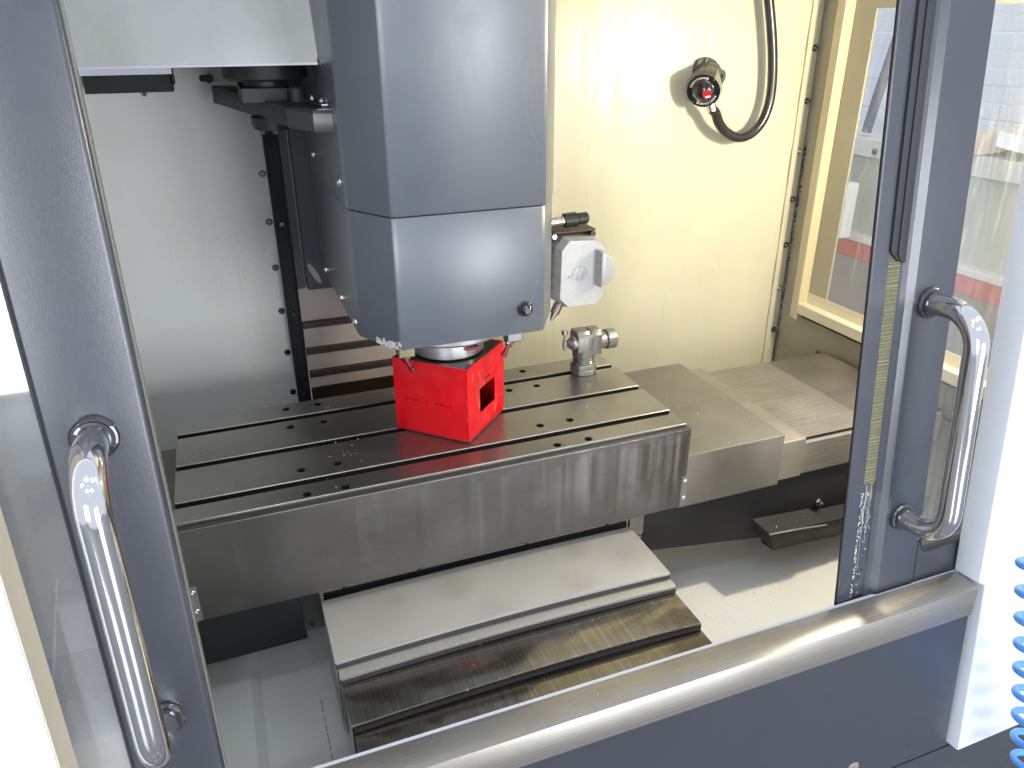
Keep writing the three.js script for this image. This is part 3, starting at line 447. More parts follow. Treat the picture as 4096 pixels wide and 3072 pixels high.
  mesh('pipe_fitting', [cyl([0.287, 0.3605, -0.03], [0.312, 0.3615, -0.03], 0.0145, 0.0145, 6), cyl([0.312, 0.3615, -0.03], [0.336, 0.3625, -0.03], 0.011, 0.011, 24, 0.003)], std([0.03, 0.035, 0.025], { roughness: 0.4, metalness: 0.5 }), t);
  mesh('gasket', box(0.262, 0.35, 0.3385, 0.342, -0.08, -0.02, 0.001), std([0.06, 0.035, 0.02], { roughness: 0.6 }), t);
}
// =================================================================== red box standing diagonally on the table
{
  const t = thing('red_box', 'bright red cube shaped box standing diagonally on the table under the spindle', 'box', [0.0437, 0, -0.0015]);
  t.rotation.y = Math.PI / 4;     // local +x face looks right-front, local -... +z face looks left-front after the turn
  const h = 0.0768, H = 0.1478;
  const redMap = canvas(1024, 1024, (g, W, Hh) => {
    g.fillStyle = 'rgb(188,17,26)'; g.fillRect(0, 0, W, Hh); const R = rng(81);
    for (let i = 0; i < 50; i++) { const x = R() * W, y = R() * Hh, r = 60 + 160 * R(); const gr = g.createRadialGradient(x, y, 0, x, y, r), c = R() < 0.5 ? '228,36,42' : '196,18,28'; gr.addColorStop(0, `rgba(${c},${0.3 * R()})`); gr.addColorStop(1, `rgba(${c},0)`); g.fillStyle = gr; g.fillRect(x - r, y - r, 2 * r, 2 * r); }
    for (let i = 0; i < 9; i++) { g.fillStyle = `rgba(255,140,140,${0.5 * R()})`; g.fillRect(R() * W, R() * Hh, 3 + 5 * R(), 3); }
  });
  const printMap = canvas(1024, 1024, (g, W, Hh) => { // printed batch code, upside down on this face
    g.drawImage(redMap, 0, 0); g.fillStyle = 'rgba(50,0,4,0.92)'; g.font = 'bold 44px monospace'; g.textAlign = 'center';
    g.save(); g.translate(0.475 * W, 0.515 * Hh); g.rotate(Math.PI + 0.012); g.fillText('25-124D-A', -205, 0); g.fillText('N', 22, 0); g.fillText('50T8 9/8', 235, 0); g.restore();
  });
  const wearMap = canvas(1024, 1024, (g, W, Hh) => {
    g.drawImage(redMap, 0, 0); const R = rng(82);
    for (let i = 0; i < 36; i++) { const x = W * (0.05 + 0.9 * R()), y = Hh * R(), a = 0.05 + 0.18 * R(); g.fillStyle = `rgba(255,150,140,${a})`; g.save(); g.translate(x, y); g.rotate(0.6 * (R() - 0.2)); g.beginPath(); g.ellipse(0, 0, 6 + 20 * R(), 30 + 90 * R(), 0, 0, 7); g.fill(); g.restore(); }
    g.strokeStyle = 'rgba(255,170,165,0.4)'; g.lineWidth = 7; g.beginPath(); g.moveTo(0.72 * W, 0.66 * Hh); g.lineTo(0.98 * W, 0.74 * Hh); g.stroke(); g.beginPath(); g.moveTo(0.25 * W, 0.12 * Hh); g.lineTo(0.5 * W, 0.45 * Hh); g.stroke();
  });
  const mk = (m) => phys(0xffffff, { map: tex(m), roughness: 0.42, roughnessMap: rep(mott(0.34, 0.5), 2, 2), bumpMap: rep(peel, 4, 4), bumpScale: 0.00004 });
  // local axes: after the turn of 45 degrees local +z points to the front right, local -x to the front left
  const P = (name, g, m) => mesh(name, g, m, t);
  const left = slabX([[-h, 0.003], [h - 0.0028, 0.003], [h - 0.0028, H], [-h, H]], -h, -h + 0.003, { bevel: 0.0005 });
  P('side_panel', uvm(left, [2 * h, H], [0, 0, -h]), mk(printMap));
  const right = slab([[-h, 0.003], [h, 0.003], [h, H], [-h, H]], h - 0.003, h, { bevel: 0.0005, hr: 0.006, holes: [[[-0.0285, 0.042], [0.0365, 0.042], [0.0365, 0.0905], [-0.0285, 0.0905]], [[-0.0085, 0.1015], [0.0185, 0.1015], [0.0185, 0.1045], [-0.0085, 0.1045]]] });
  P('window_panel', uvm(right, [2 * h, H], [-h, 0, 0]), mk(wearMap));
  P('side_panel', slabX([[-h, 0.003], [h - 0.003, 0.003], [h - 0.003, H], [-h, H]], h - 0.003, h), mk(redMap));
  P('side_panel', slab([[-h + 0.003, 0.003], [h - 0.003, 0.003], [h - 0.003, H], [-h + 0.003, H]], -h, -h + 0.003), mk(redMap));
  P('lid', box(-h + 0.0035, h - 0.0035, H - 0.004, H - 0.0008, -h + 0.0035, h - 0.0035, 0.0006), std([0.02, 0.019, 0.017], { roughness: 0.35, roughnessMap: mott(0.2, 0.6) }));
  P('base_strip', box(-h + 0.001, h - 0.001, 0.0003, 0.004, -h + 0.001, h - 0.001, 0.0006), M.black);
  P('lining', [box(-h + 0.004, -h + 0.005, 0.005, H - 0.005, -h + 0.004, h - 0.006, 0), box(-h + 0.006, h - 0.004, 0.005, H - 0.005, -h + 0.004, -h + 0.005, 0), box(-h + 0.006, h - 0.004, 0.0045, 0.006, -h + 0.006, h - 0.006, 0)], std([0.05, 0.01, 0.01], { roughness: 0.8 }));
}
// =================================================================== tool setter on the rear of the table
{
  const t = thing('tool_setter', 'small steel tool setting probe standing at the rear right of the table', 'tool setter', [0.3795, 0, -0.1135]);
  const m = std([0.34, 0.33, 0.31], { metalness: 0.9, roughness: 1, roughnessMap: mott(0.34, 0.52) });
  const mb = std([0.22, 0.215, 0.2], { metalness: 0.8, roughness: 1, roughnessMap: mott(0.36, 0.56) });
  mesh('base_ring', lathe([[0, 0.0005], [0.0282, 0.0005], [0.029, 0.0015], [0.029, 0.0112], [0.028, 0.0122], [0.0265, 0.0124], [0.0265, 0.0134], [0.028, 0.0138], [0.0292, 0.015], [0.0292, 0.0238], [0.0282, 0.0248], [0, 0.0248]], [0, 0, 0]), m, t);
  mesh('clamp_block', [box(-0.03, -0.018, 0.024, 0.033, 0.006, 0.02, 0.002), cyl([-0.024, 0.0285, 0.0195], [-0.024, 0.0285, 0.0225], 0.004)], M.oily, t);
  const nk = mesh('neck', lathe([[0, 0.0248], [0.0232, 0.0248], [0.0232, 0.037], [0.0225, 0.0378], [0.0225, 0.039], [0.0245, 0.0396], [0.025, 0.0405], [0.025, 0.058], [0.0246, 0.0584], [0.0246, 0.0592], [0.025, 0.0597], [0.025, 0.086], [0.022, 0.093], [0, 0.0955]], [0, 0, 0]), mb, t);
  mesh('set_screw', cyl([0.006, 0.03, 0.0225], [0.0062, 0.03, 0.0237], 0.0032), M.bright, nk);
  mesh('probe_body', [slabX([[-0.024, 0.056], [0.022, 0.056], [0.022, 0.088], [0.014, 0.1], [-0.016, 0.1], [-0.024, 0.09]], -0.024, 0.006, { bevel: 0.002 }), slabX([[-0.022, 0.05], [0.021, 0.046], [0.021, 0.09], [0.012, 0.1], [-0.014, 0.1], [-0.022, 0.09]], 0.008, 0.034, { bevel: 0.002 })], mb, t);
  mesh('knob', [cyl([0.03, 0.069, -0.002], [0.052, 0.069, -0.002], 0.0195, 0.0195, 40), cyl([0.051, 0.069, -0.002], [0.074, 0.069, -0.002], 0.0225, 0.0225, 40, 0.002)], m, t);
  mesh('knob_groove', cyl([0.0495, 0.069, -0.002], [0.0512, 0.069, -0.002], 0.0212), M.oily, t);
  mesh('cone_nose', [cyl([-0.024, 0.073, 0.004], [-0.031, 0.073, 0.004], 0.0185, 0.0185, 6), lathe([[0, 0.02], [0.002, 0.0195], [0.003, 0.014], [0.009, 0.01], [0.016, 0.001], [0.016, 0], [0, 0]], [-0.03, 0.073, 0.004], [-1, 0, 0])], m, t);
  const st = mesh('stylus', [cyl([-0.0485, 0.062, 0.004], [-0.0485, 0.098, 0.004], 0.0028), cyl([-0.0485, 0.066, 0.004], [-0.0485, 0.082, 0.004], 0.0046), cyl([-0.05, 0.073, 0.004], [-0.043, 0.073, 0.004], 0.002), new THREE.SphereGeometry(0.0042, 16, 12).translate(-0.0485, 0.062, 0.004)], m, t);
  mesh('stylus_disc', cyl([-0.0485, 0.0965, 0.004], [-0.0485, 0.1068, 0.004], 0.0072, 0.0072, 28, 0.0006), M.bright, st);
}
// =================================================================== optical probe receiver with its hose on the rear wall
{
  const F = V3(0.7862, 0.555, -0.352), Bp = V3(0.8365, 0.596, -0.421), ax = V3(-0.64, -0.32, 0.7).normalize();
  const t = thing('probe_receiver', 'black round probe receiver glowing red, mounted on the cream rear wall', 'probe receiver');
  const Q = new THREE.Quaternion().setFromUnitVectors(V3(0, 0, 1), ax);
  const up = V3(0, 1, 0).applyQuaternion(Q); void up;
  const put = (g) => { g.applyQuaternion(Q); g.translate(F.x, F.y, F.z); return g; };
  const dusty = std([0.07, 0.065, 0.052], { roughness: 0.6, roughnessMap: mott(0.4, 0.8) });
  const C = []; for (let i = 0; i < 48; i++) { const a = i / 48 * 6.2832; let x = 0.04 * Math.cos(a), y = 0.04 * Math.sin(a); x = Math.max(-0.036, Math.min(0.031, x)); C.push([x, y]); }
  const tilt = (g) => { g.rotateZ(-0.35 + 0.75); return g; };
  mesh('body', put(tilt(slab(C, -0.055, -0.003, { bevel: 0.002 }))), dusty, t);
  mesh('side_plate', put(tilt(box(0.0306, 0.0322, -0.023, 0.023, -0.05, -0.004, 0.0005))), M.steel, t);
  const face = canvas(512, 512, (g, W) => {
    g.fillStyle = '#0d0a10'; g.fillRect(0, 0, W, W); g.fillStyle = '#e6e3de'; g.font = 'bold 46px sans-serif'; g.textAlign = 'center'; g.textBaseline = 'middle';
    const arc = (txt, mid, flip) => { [...txt].forEach((c, i) => { const a = mid + (i - (txt.length - 1) / 2) * 0.185 * (flip ? 1 : 1); g.save(); g.translate(W / 2, W / 2); g.rotate(a); g.translate(0, -203); g.fillText(c, 0, 0); g.restore(); }); };
    arc('RENISHAW', -0.62 - 0.1); arc('RENISHAW', 2.62 - 0.1);
    for (const m of [0.2, 3.48]) { for (const d of [0, 0.09]) for (const rr of [212, 190]) { g.save(); g.translate(W / 2, W / 2); g.rotate(m + d - 0.1); g.fillRect(-8, -rr - 8, 15, 15); g.restore(); } }
  });
  const fr = new THREE.CircleGeometry(0.0385, 64); mesh('bezel', [put(tilt(slab(C.map(([x, y]) => [x * 0.97, y * 0.97]), -0.003, 0, { bevel: 0.0008 })))], M.blackGloss, t);
  const fm = phys(0xffffff, { map: tex(face), roughness: 0.4 }); 
  const rt = new THREE.RingGeometry(0.024, 0.0385, 64, 1); mesh('lettering_ring', put(rt.translate(0, 0, 0.0005)), fm, t);
  void fr;
  mesh('lens_rim', put(new THREE.TorusGeometry(0.0245, 0.0014, 10, 60).translate(0, 0, 0.001)), M.steelDark, t);
  mesh('lens_back', put(new THREE.CircleGeometry(0.024, 48).translate(0, 0, -0.0002)), std([0.1, 0.07, 0.075], { roughness: 0.5 }), t);
  const em = (c, i) => std([0.05, 0.002, 0.004], { emissive: new THREE.Color().setRGB(...c), emissiveIntensity: i, roughness: 0.5 });
  mesh('red_led', put(new THREE.CircleGeometry(0.0105, 32).scale(1, 1.2, 1).translate(0.0095, -0.0045, 0.0006)), em([0.75, 0.0, 0.02], 0.75), t);
  mesh('led_bar', put(box(-0.006, 0.006, -0.0022, 0.0022, 0, 0.0012, 0.0004).rotateZ(0.4).translate(0.0125, -0.0115, 0.0006)), em([1, 0.62, 0.66], 1.3), t);
  mesh('sensor_dot', put(new THREE.CircleGeometry(0.0045, 24).translate(0.0035, 0.0045, 0.0012)), M.blackGloss, t);
  mesh('lens', put(new THREE.SphereGeometry(0.0275, 40, 12, 0, 6.2832, 0, 1.08).rotateX(Math.PI / 2).translate(0, 0, -0.0115)), phys([1, 0.97, 0.97], { transmission: 1, thickness: 0, roughness: 0.08 }), t);
  for (const a of [0.95, 2.9, 4.05, 5.2]) mesh('screw', put(screwGeo([0.0362 * Math.cos(a) * 0.93, 0.0362 * Math.sin(a), 0.0008], [0, 0, 1], 0.0028, 0.0012)), M.steelDark, t);
  // swivel bracket and wall plate
  mesh('wall_plate', [slab([[0.797, 0.6], [0.806, 0.622], [0.834, 0.627], [0.858, 0.617], [0.866, 0.6], [0.885, 0.596], [0.889, 0.578], [0.872, 0.552], [0.83, 0.548], [0.802, 0.568]], -0.423, -0.412, { r: 0.008, bevel: 0.001 })], std([0.075, 0.07, 0.055], { roughness: 0.6 }), t);
  mesh('swivel_bracket', [cyl(Bp.toArray(), [0.812, 0.572, -0.385], 0.03, 0.026, 24), slab([[0.81, 0.577], [0.825, 0.615], [0.85, 0.612], [0.862, 0.596], [0.85, 0.57]], -0.412, -0.392, { r: 0.006, bevel: 0.001 })], dusty, t);
  for (const [x, y] of [[0.857, 0.605], [0.878, 0.583], [0.824, 0.618]]) mesh('bolt', cyl([x, y, -0.413], [x, y, -0.405], 0.0052, 0.0052, 20, 0.001), M.steelDark, t);
  const dn = V3(0.34, -0.92, 0.12).normalize(), g0 = V3(0.8165, 0.5275, -0.364), at = (k) => g0.clone().addScaledVector(dn, k).toArray();
  mesh('cable_gland', [cyl(at(-0.012), at(0.004), 0.0085), cyl(at(0.002), at(0.011), 0.0125, 0.0125, 6), cyl(at(0.012), at(0.02), 0.0118, 0.0118, 8)], M.bright, t);
  const h = tag(mesh('hose', tube([at(0.016), [0.8345, 0.504, -0.365], [0.851, 0.4795, -0.37], [0.8795, 0.4555, -0.375], [0.92, 0.4405, -0.38], [0.9595, 0.4465, -0.385], [0.989, 0.4735, -0.385], [1.0035, 0.512, -0.385], [1.006, 0.555, -0.385], [1.0, 0.61, -0.385], [0.988, 0.668, -0.385], [0.965, 0.752, -0.385], [0.93, 0.87, -0.39], [0.9, 1.0, -0.4]], 0.0118, 160, 20), std([0.022, 0.02, 0.018], { roughness: 0.5, roughnessMap: mott(0.35, 0.65) })), 'dark grey hose looping up from the receiver on the rear wall', 'hose');
  void h;
}
// =================================================================== tool changer and its double arm
{
  const t = thing('tool_changer', 'white tool changer cover above the tool arm at the upper left', 'tool changer');
  const A = [-0.498, 0.6385, -0.186], Bq = [-0.1335, 0.6425, -0.077], T1 = [-0.09, 0.84, -0.15], T0 = [-0.51, 0.84, -0.285], k = [0.004, 0, -0.012];
  const cm = speckled(1024, 512, '#d2d3d0', 95, { specks: 30, blobs: [[0.88, 0.86, 0.09, 900, 0.16, '80,76,66'], [0.7, 0.9, 0.05, 200, 0.14, '80,76,66']] });
  mesh('front_cover', uvm(sheet([A, Bq, T1, T0], [0.001, 0, -0.003]), [0.43, 0.25], [-0.515, 0.61, 0]), wallMat(cm), t);
  mesh('lower_lip', sheet([[-0.499, 0.6345, -0.1845], [-0.1325, 0.6385, -0.0755], [-0.1325, 0.6425, -0.0755], [-0.499, 0.6385, -0.1845]], [0.002, 0, -0.012]), M.white, t);
  mesh('edge_strip', sheet([[-0.1325, 0.6385, -0.075], [-0.1265, 0.6385, -0.082], [-0.083, 0.84, -0.155], [-0.0895, 0.84, -0.1485]], [0, 0, -0.2]), M.black, t);
  mesh('left_cover', sheet([[-0.499, 0.6345, -0.4], [-0.499, 0.6345, -0.187], [-0.511, 0.84, -0.286], [-0.511, 0.84, -0.4]], [0.003, 0, 0]), M.white, t);
  mesh('drive_flange', lathe([[0, 0.612], [0.066, 0.612], [0.07, 0.616], [0.07, 0.6405], [0.062, 0.6405], [0.062, 0.66], [0, 0.66]], [-0.207, 0, -0.195]), M.oily, t);
  mesh('belly_plate', box(-0.52, -0.3595, 0.619, 0.6325, -0.415, -0.33, 0.001), M.white, t);
  const bb = mesh('sensor_box', [box(-0.5085, -0.362, 0.588, 0.6185, -0.403, -0.35, 0.001), box(-0.3615, -0.3585, 0.6, 0.633, -0.4, -0.34, 0.0005)], M.black, t);
  mesh('bolt', screwGeo([-0.39, 0.636, -0.329], [0, 0, 1], 0.007, 0.003), M.steelDark, t);
  mesh('stud', [cyl([-0.298, 0.606, -0.42], [-0.298, 0.606, -0.41], 0.009, 0.009, 6), cyl([-0.312, 0.606, -0.428], [-0.296, 0.606, -0.418], 0.006)], M.oily, t);
  mesh('motor_mount', box(-0.33, -0.1, 0.66, 0.9, -0.41, -0.25), M.black, t);
}
{
  const c = [-0.21, -0.18], t = thing('swap_arm', 'dark double ended tool change arm with a bright steel tip', 'tool arm', [c[0], 0.5695, c[1]]);
  t.rotation.set(0.046, 0, -0.012);
  const L = ([x, z]) => [x - c[0], z - c[1]], half = [[-0.124, 0.012], [-0.159, 0.0075], [-0.192, -0.04]];
  const outl = [...half.map(L), ...half.map(L).map(([x, z]) => [-x, -z])];
  mesh('arm_plate', slabY(outl, -0.0145, 0.0165, { bevel: 0.0012 }), M.oily, t);
  for (const s of [1, -1]) {
    const q = (p) => p.map(L).map(([x, z]) => [s * x, s * z]);
    mesh('grip_pad', slabY(q([[-0.1235, 0.0135], [-0.1595, 0.0088], [-0.194, -0.0395], [-0.1885, -0.0425], [-0.157, 0.0025], [-0.1235, 0.0065]]), -0.0152, 0.0125, { bevel: 0.0006 }), std([0.5, 0.5, 0.53], { metalness: 0.9, roughness: 1, map: tex(tableMap), roughnessMap: mott(0.25, 0.6) }), t);
    if (s < 0) continue;
    mesh('pocket', slabY(q([[-0.127, 0.0055], [-0.152, 0.002], [-0.15, -0.012], [-0.128, -0.01]]), 0.006, 0.0172, {}), M.steel, t);
    mesh('finger', [slabY(q([[-0.123, 0.008], [-0.113, 0.004], [-0.109, -0.05], [-0.121, -0.055]]), -0.012, 0.0165, { bevel: 0.001 })], M.oily, t);
    const pl = mesh('spring_plate', slabY(q([[-0.14, -0.03], [-0.113, -0.02], [-0.112, -0.075], [-0.145, -0.12], [-0.165, -0.11]]), 0.0166, 0.021, { bevel: 0.0006 }), std([0.3, 0.32, 0.36], { metalness: 1, roughness: 0.28 }), t);
    for (const p of [[-0.128, -0.033], [-0.119, -0.05], [-0.145, -0.1], [-0.135, -0.062]]) { const [x, z] = q([p])[0]; mesh('bolt', screwGeo([x, 0.021, z], [0, 1, 0], 0.0055, 0.004), M.steel, pl); }
    const [px, pz] = q([[-0.178, -0.108]])[0]; mesh('plunger', cyl([px + s * 0.01, 0.013, pz], [px + s * 0.01, 0.04, pz], 0.0145, 0.0145, 24, 0.003), M.oily, t);
  }
  mesh('hub', [cyl([0, 0.013, 0], [0, 0.047, 0], 0.038, 0.038, 40, 0.002), box(-0.045, 0.03, 0.012, 0.036, -0.05, 0.055, 0.002)], M.oily, t);
  mesh('lower_cap', [cyl([0, -0.014, 0.01], [0, -0.034, 0.01], 0.033, 0.03, 32), box(-0.02, -0.012, -0.043, -0.03, 0.01, 0.022), box(0.0, 0.01, -0.043, -0.03, 0.014, 0.026)], M.oily, t);
}
// =================================================================== doors (they lean back a little)
const LEAN = Math.atan(0.1), CV = Math.hypot(1, 0.1);
function leaning(name, label, category, x, roll = 0) { const t = thing(name, label, category, [x, -0.2, 0.52]); t.rotation.order = 'XYZ'; t.rotation.set(-LEAN, 0, roll); return t; }
const vv = (y) => (y + 0.2) * CV;
function handle(t, x, label) {
  const y0 = vv(-0.0615), y1 = vv(0.3055), o = 0.088, rb = 0.052, p = [], r = 0.0168;
  p.push([x, y1, 0]); p.push([x, y1, o - rb]);
  for (let i = 1; i < 8; i++) { const a = i / 8 * Math.PI / 2; p.push([x, y1 - rb + rb * Math.cos(a), o - rb + rb * Math.sin(a)]); }
  for (let i = 0; i <= 6; i++) p.push([x, y1 - rb + (y0 - y1 + 2 * rb) * i / 6, o]);
  for (let i = 1; i < 8; i++) { const a = i / 8 * Math.PI / 2; p.push([x, y0 + rb - rb * Math.sin(a), o - rb + rb * Math.cos(a)]); }
  p.push([x, y0, o - rb]); p.push([x, y0, 0]);
  const h = mesh('handle', tube(p, r, 200, 40), M.chrome, t); h.userData.label = label;
  for (const y of [y0, y1]) mesh('collar', lathe([[0.0169, 0.012], [0.0196, 0.0115], [0.0202, 0.0085], [0.0194, 0.0075], [0.0222, 0.0065], [0.0242, 0.004], [0.0242, 0], [0, 0]], [x, y, 0], [0, 0, 1]), phys([0.05, 0.05, 0.055], { roughness: 0.16, metalness: 0.5, clearcoat: 1, clearcoatRoughness: 0.1 }), h);
}
const doorWear = (seed) => { const c = canvas(512, 1024, (g, W, H) => { g.fillStyle = '#c9c9c9'; g.fillRect(0, 0, W, H); const R = rng(seed); for (let i = 0; i < 60; i++) { const x = R() * W, y = R() * H, r = 30 + 150 * R(), cc = R() < 0.5 ? '235,235,238' : '165,165,165'; const gr = g.createRadialGradient(x, y, 0, x, y, r); gr.addColorStop(0, `rgba(${cc},${0.18 * R()})`); gr.addColorStop(1, `rgba(${cc},0)`); g.fillStyle = gr; g.fillRect(x - r, y - r, 2 * r, 2 * r); } for (let i = 0; i < 60; i++) { g.strokeStyle = `rgba(255,255,255,${0.35 * R()})`; g.lineWidth = 0.8; const x = R() * W, y = R() * H; g.beginPath(); g.moveTo(x, y); g.lineTo(x + 16 * (R() - 0.3), y + 14 * (R() - 0.5)); g.stroke(); } for (let i = 0; i < 50; i++) { g.fillStyle = `rgba(255,255,255,${0.7 * R()})`; g.fillRect(R() * W, R() * H, 1.5, 1.5); } }); return tex(c); };
const doorMat = (seed) => phys(GREY.map((v) => v * 1.75), { map: doorWear(seed), roughness: 1, ior: 1.65, clearcoat: 0.4, clearcoatRoughness: 0.28, roughnessMap: rep(mott(0.26, 0.42), 2, 4), bumpMap: rep(peel, 16, 16), bumpScale: 0.00011 });
{
  const t = leaning('left_door', 'grey left sliding door with chrome handle and glass pane', 'machine door', -0.42);
  t.name = 'machine_door';
  const pr = [[-0.097, -0.028], [-0.097, -0.003], [-0.094, 0]]; for (let i = 0; i <= 6; i++) { const a = Math.PI / 2 * (1 - i / 6); pr.push([-0.006 + 0.006 * Math.cos(a), -0.006 + 0.006 * Math.sin(a)]); } pr.push([0, -0.012], [-0.0015, -0.012], [-0.0015, -0.028]);
  mesh('door_frame', uvm(slabY(pr, vv(-0.62), vv(1.2)), [0.5, 1.2], [-0.25, -0.2, 0]), doorMat(101), t);
  mesh('door_edge', box(-0.0014, 0.0018, vv(-0.62), vv(1.2), -0.028, -0.0125, 0.0008), M.edge, t);
  mesh('gasket', box(-0.1005, -0.0972, vv(-0.62), vv(1.2), -0.02, -0.0035, 0.001), M.rubber, t);
  mesh('pane', box(-0.42, -0.1007, vv(-0.6), vv(1.1), -0.012, -0.008, 0), M.glass, t);
  const R = rng(103), ga = canvas(256, 512, (g, W, H) => { g.fillStyle = 'rgb(60,60,60)'; g.fillRect(0, 0, W, H); for (let i = 0; i < 50; i++) { const x = R() * W, y = R() * H, r = 20 + 70 * R(); const gr = g.createRadialGradient(x, y, 0, x, y, r); gr.addColorStop(0, `rgba(255,255,255,${0.12 * R()})`); gr.addColorStop(1, 'rgba(255,255,255,0)'); g.fillStyle = gr; g.fillRect(x - r, y - r, 2 * r, 2 * r); } g.strokeStyle = 'rgba(255,255,255,0.35)'; g.lineWidth = 1; g.beginPath(); g.moveTo(0.93 * W, 0.56 * H); g.lineTo(0.75 * W, 0.7 * H); g.stroke(); for (let i = 0; i < 12; i++) { g.fillStyle = `rgba(255,255,255,${0.8 * R()})`; g.fillRect(R() * W, R() * H, 1.5, 1.5); } });
  mesh('grime_reflection_film', new THREE.PlaneGeometry(0.318, vv(1.09) - vv(-0.59)).translate(-0.26, (vv(1.09) + vv(-0.59)) / 2, -0.0127), std([0.6, 0.62, 0.64], { alphaMap: tex(ga, false), transparent: true, roughness: 0.9, side: THREE.DoubleSide }), t);  // even pale film stands for the hall reflected in the glass; blotches are grime
  handle(t, -0.0525, 'chrome tube handle of the left door');
}
{
  const t = leaning('machine_door', 'grey right sliding door with chrome handle, black seal and window', 'machine door', 0.5647, 0.0155);
  const pr = [[0.0005, -0.0105], [0, -0.008], [0.002, -0.006], [0.03, -0.006], [0.031, -0.009], [0.055, -0.009], [0.0575, -0.006], [0.064, -0.005]];
  for (let i = 0; i <= 8; i++) { const k = i / 8; pr.push([0.066 + 0.016 * k, -0.005 + 0.005 * (k * k * (3 - 2 * k))]); }
  pr.push([0.161, 0], [0.1645, -0.003], [0.1645, -0.035], [0.085, -0.035], [0.07, -0.013]);
  const frame = uvm(slabY(pr, vv(-0.28), vv(1.2)), [0.5, 1.2], [0, -0.2, 0]);
  const rail = slab([[0.1635, vv(-0.28)], [0.3, vv(-0.28)], [0.3, vv(-0.1495)], [0.19, vv(-0.1495)], [0.178, vv(-0.1455)], [0.1685, vv(-0.135)], [0.1645, vv(-0.122)]], -0.03, -0.001);
  mesh('door_frame', [frame, uvm(rail, [0.5, 1.2], [0, -0.2, 0])], doorMat(102), t);
  mesh('door_edge', box(-0.0022, 0.0003, vv(-0.28), vv(1.2), -0.0105, -0.007, 0.0005), M.black, t);
  // worn rubber seal, cut off slanting half way down
  mesh('rubber_seal', [slab([[0.0285, vv(1.2)], [0.0285, vv(0.392)], [0.034, vv(0.386)], [0.045, vv(0.376)], [0.0575, vv(0.372)], [0.0575, vv(1.2)]], -0.0088, -0.002, { bevel: 0.001 }), slab([[0.04, vv(1.2)], [0.04, vv(0.386)], [0.047, vv(0.3755)], [0.0555, vv(0.374)], [0.0555, vv(1.2)]], -0.003, 0.0008, { bevel: 0.0012 })], M.rubber, t);
  const tapeMap = canvas(256, 2048, (g, W, H) => { // glue residue with the weave of the backing cloth
    g.fillStyle = '#5c5b42'; g.fillRect(0, 0, W, H); const R = rng(104);
    for (let i = 0; i < 260; i++) { g.fillStyle = `rgba(${R() < 0.5 ? '60,60,40' : '150,148,118'},${0.22 * R()})`; g.fillRect(R() * W, R() * H, 2 + 3 * R(), 30 + 120 * R()); }
    for (let y = 0; y < H; y += 22 + 12 * R()) { g.strokeStyle = `rgba(206,202,168,${0.3 + 0.5 * R()})`; g.lineWidth = 2 + 1.5 * R(); g.beginPath(); g.moveTo(R() < 0.3 ? W * 0.3 * R() : 0, y); g.bezierCurveTo(W * 0.3, y + 10 * (R() - 0.3), W * 0.6, y + 14 * R(), W, y + 8 * R()); g.stroke(); }
    for (let x = 12; x < W; x += 20) { g.fillStyle = `rgba(200,198,160,${0.12 + 0.2 * R()})`; g.fillRect(x, 0, 1.5, H); }
    for (let i = 0; i < 120; i++) { g.fillStyle = `rgba(255,252,235,${0.9 * R()})`; g.fillRect(R() * W, R() * H, 4, 5); }
  });
  const tp = slab([[0.0285, vv(0.4)], [0.0285, vv(0.02)], [0.0345, vv(0.012)], [0.04, vv(0.016)], [0.047, vv(0.008)], [0.0555, vv(0.014)], [0.0555, vv(0.4)]], -0.0089, -0.0079);
  mesh('tape_residue', uvm(tp, [0.03, 0.42], [0.027, vv(-0.02), 0]), std(0xffffff, { map: tex(tapeMap), roughness: 0.7, bumpMap: tex(tapeMap, false), bumpScale: 0.0006 }), t);
  const R = rng(105), fib = [];
  for (let i = 0; i < 12; i++) { const x = 0.03 + 0.024 * R(), y = vv(0.01 - 0.14 * R() * R()), L = 0.006 + 0.02 * R(), a = -1.57 + 1.2 * (R() - 0.5); fib.push(cyl([x, y, -0.0085], [x + L * Math.cos(a), y + L * Math.sin(a), -0.0078 + 0.002 * R()], 0.0003, 0.0003, 4)); }
  for (let i = 0; i < 8; i++) { const x = 0.03 + 0.022 * R(); fib.push(tube([[x, vv(0.01), -0.0086], [x - 0.001, vv(-0.05), -0.0086], [x - 0.003 * R(), vv(-0.06 - 0.12 * R()), -0.0086]], 0.00028, 14, 4)); }
  mesh('loose_fibres', fib, std([0.62, 0.6, 0.52], { roughness: 0.6 }), t).userData.kind = 'stuff';
  const dirt = []; for (let i = 0; i < 240; i++) { const y = vv(0.0 - 0.2 * R()), x = 0.027 + 0.006 * R() + (R() < 0.3 ? 0.02 * R() : 0); dirt.push(new THREE.CircleGeometry(0.0004 + 0.0011 * R(), 5).scale(1, 1 + R(), 1).translate(x, y, x > 0.031 ? -0.0086 : -0.0056)); }
  mesh('glue_crumbs', dirt.slice(0, 150), std([0.6, 0.6, 0.56], { roughness: 0.6 }), t).userData.kind = 'stuff';
  mesh('glue_stain', dirt.slice(150), M.black, t).userData.kind = 'stuff';
  mesh('pane', box(0.1648, 0.36, vv(-0.148), vv(1.1), -0.02, -0.016, 0), M.glass, t);
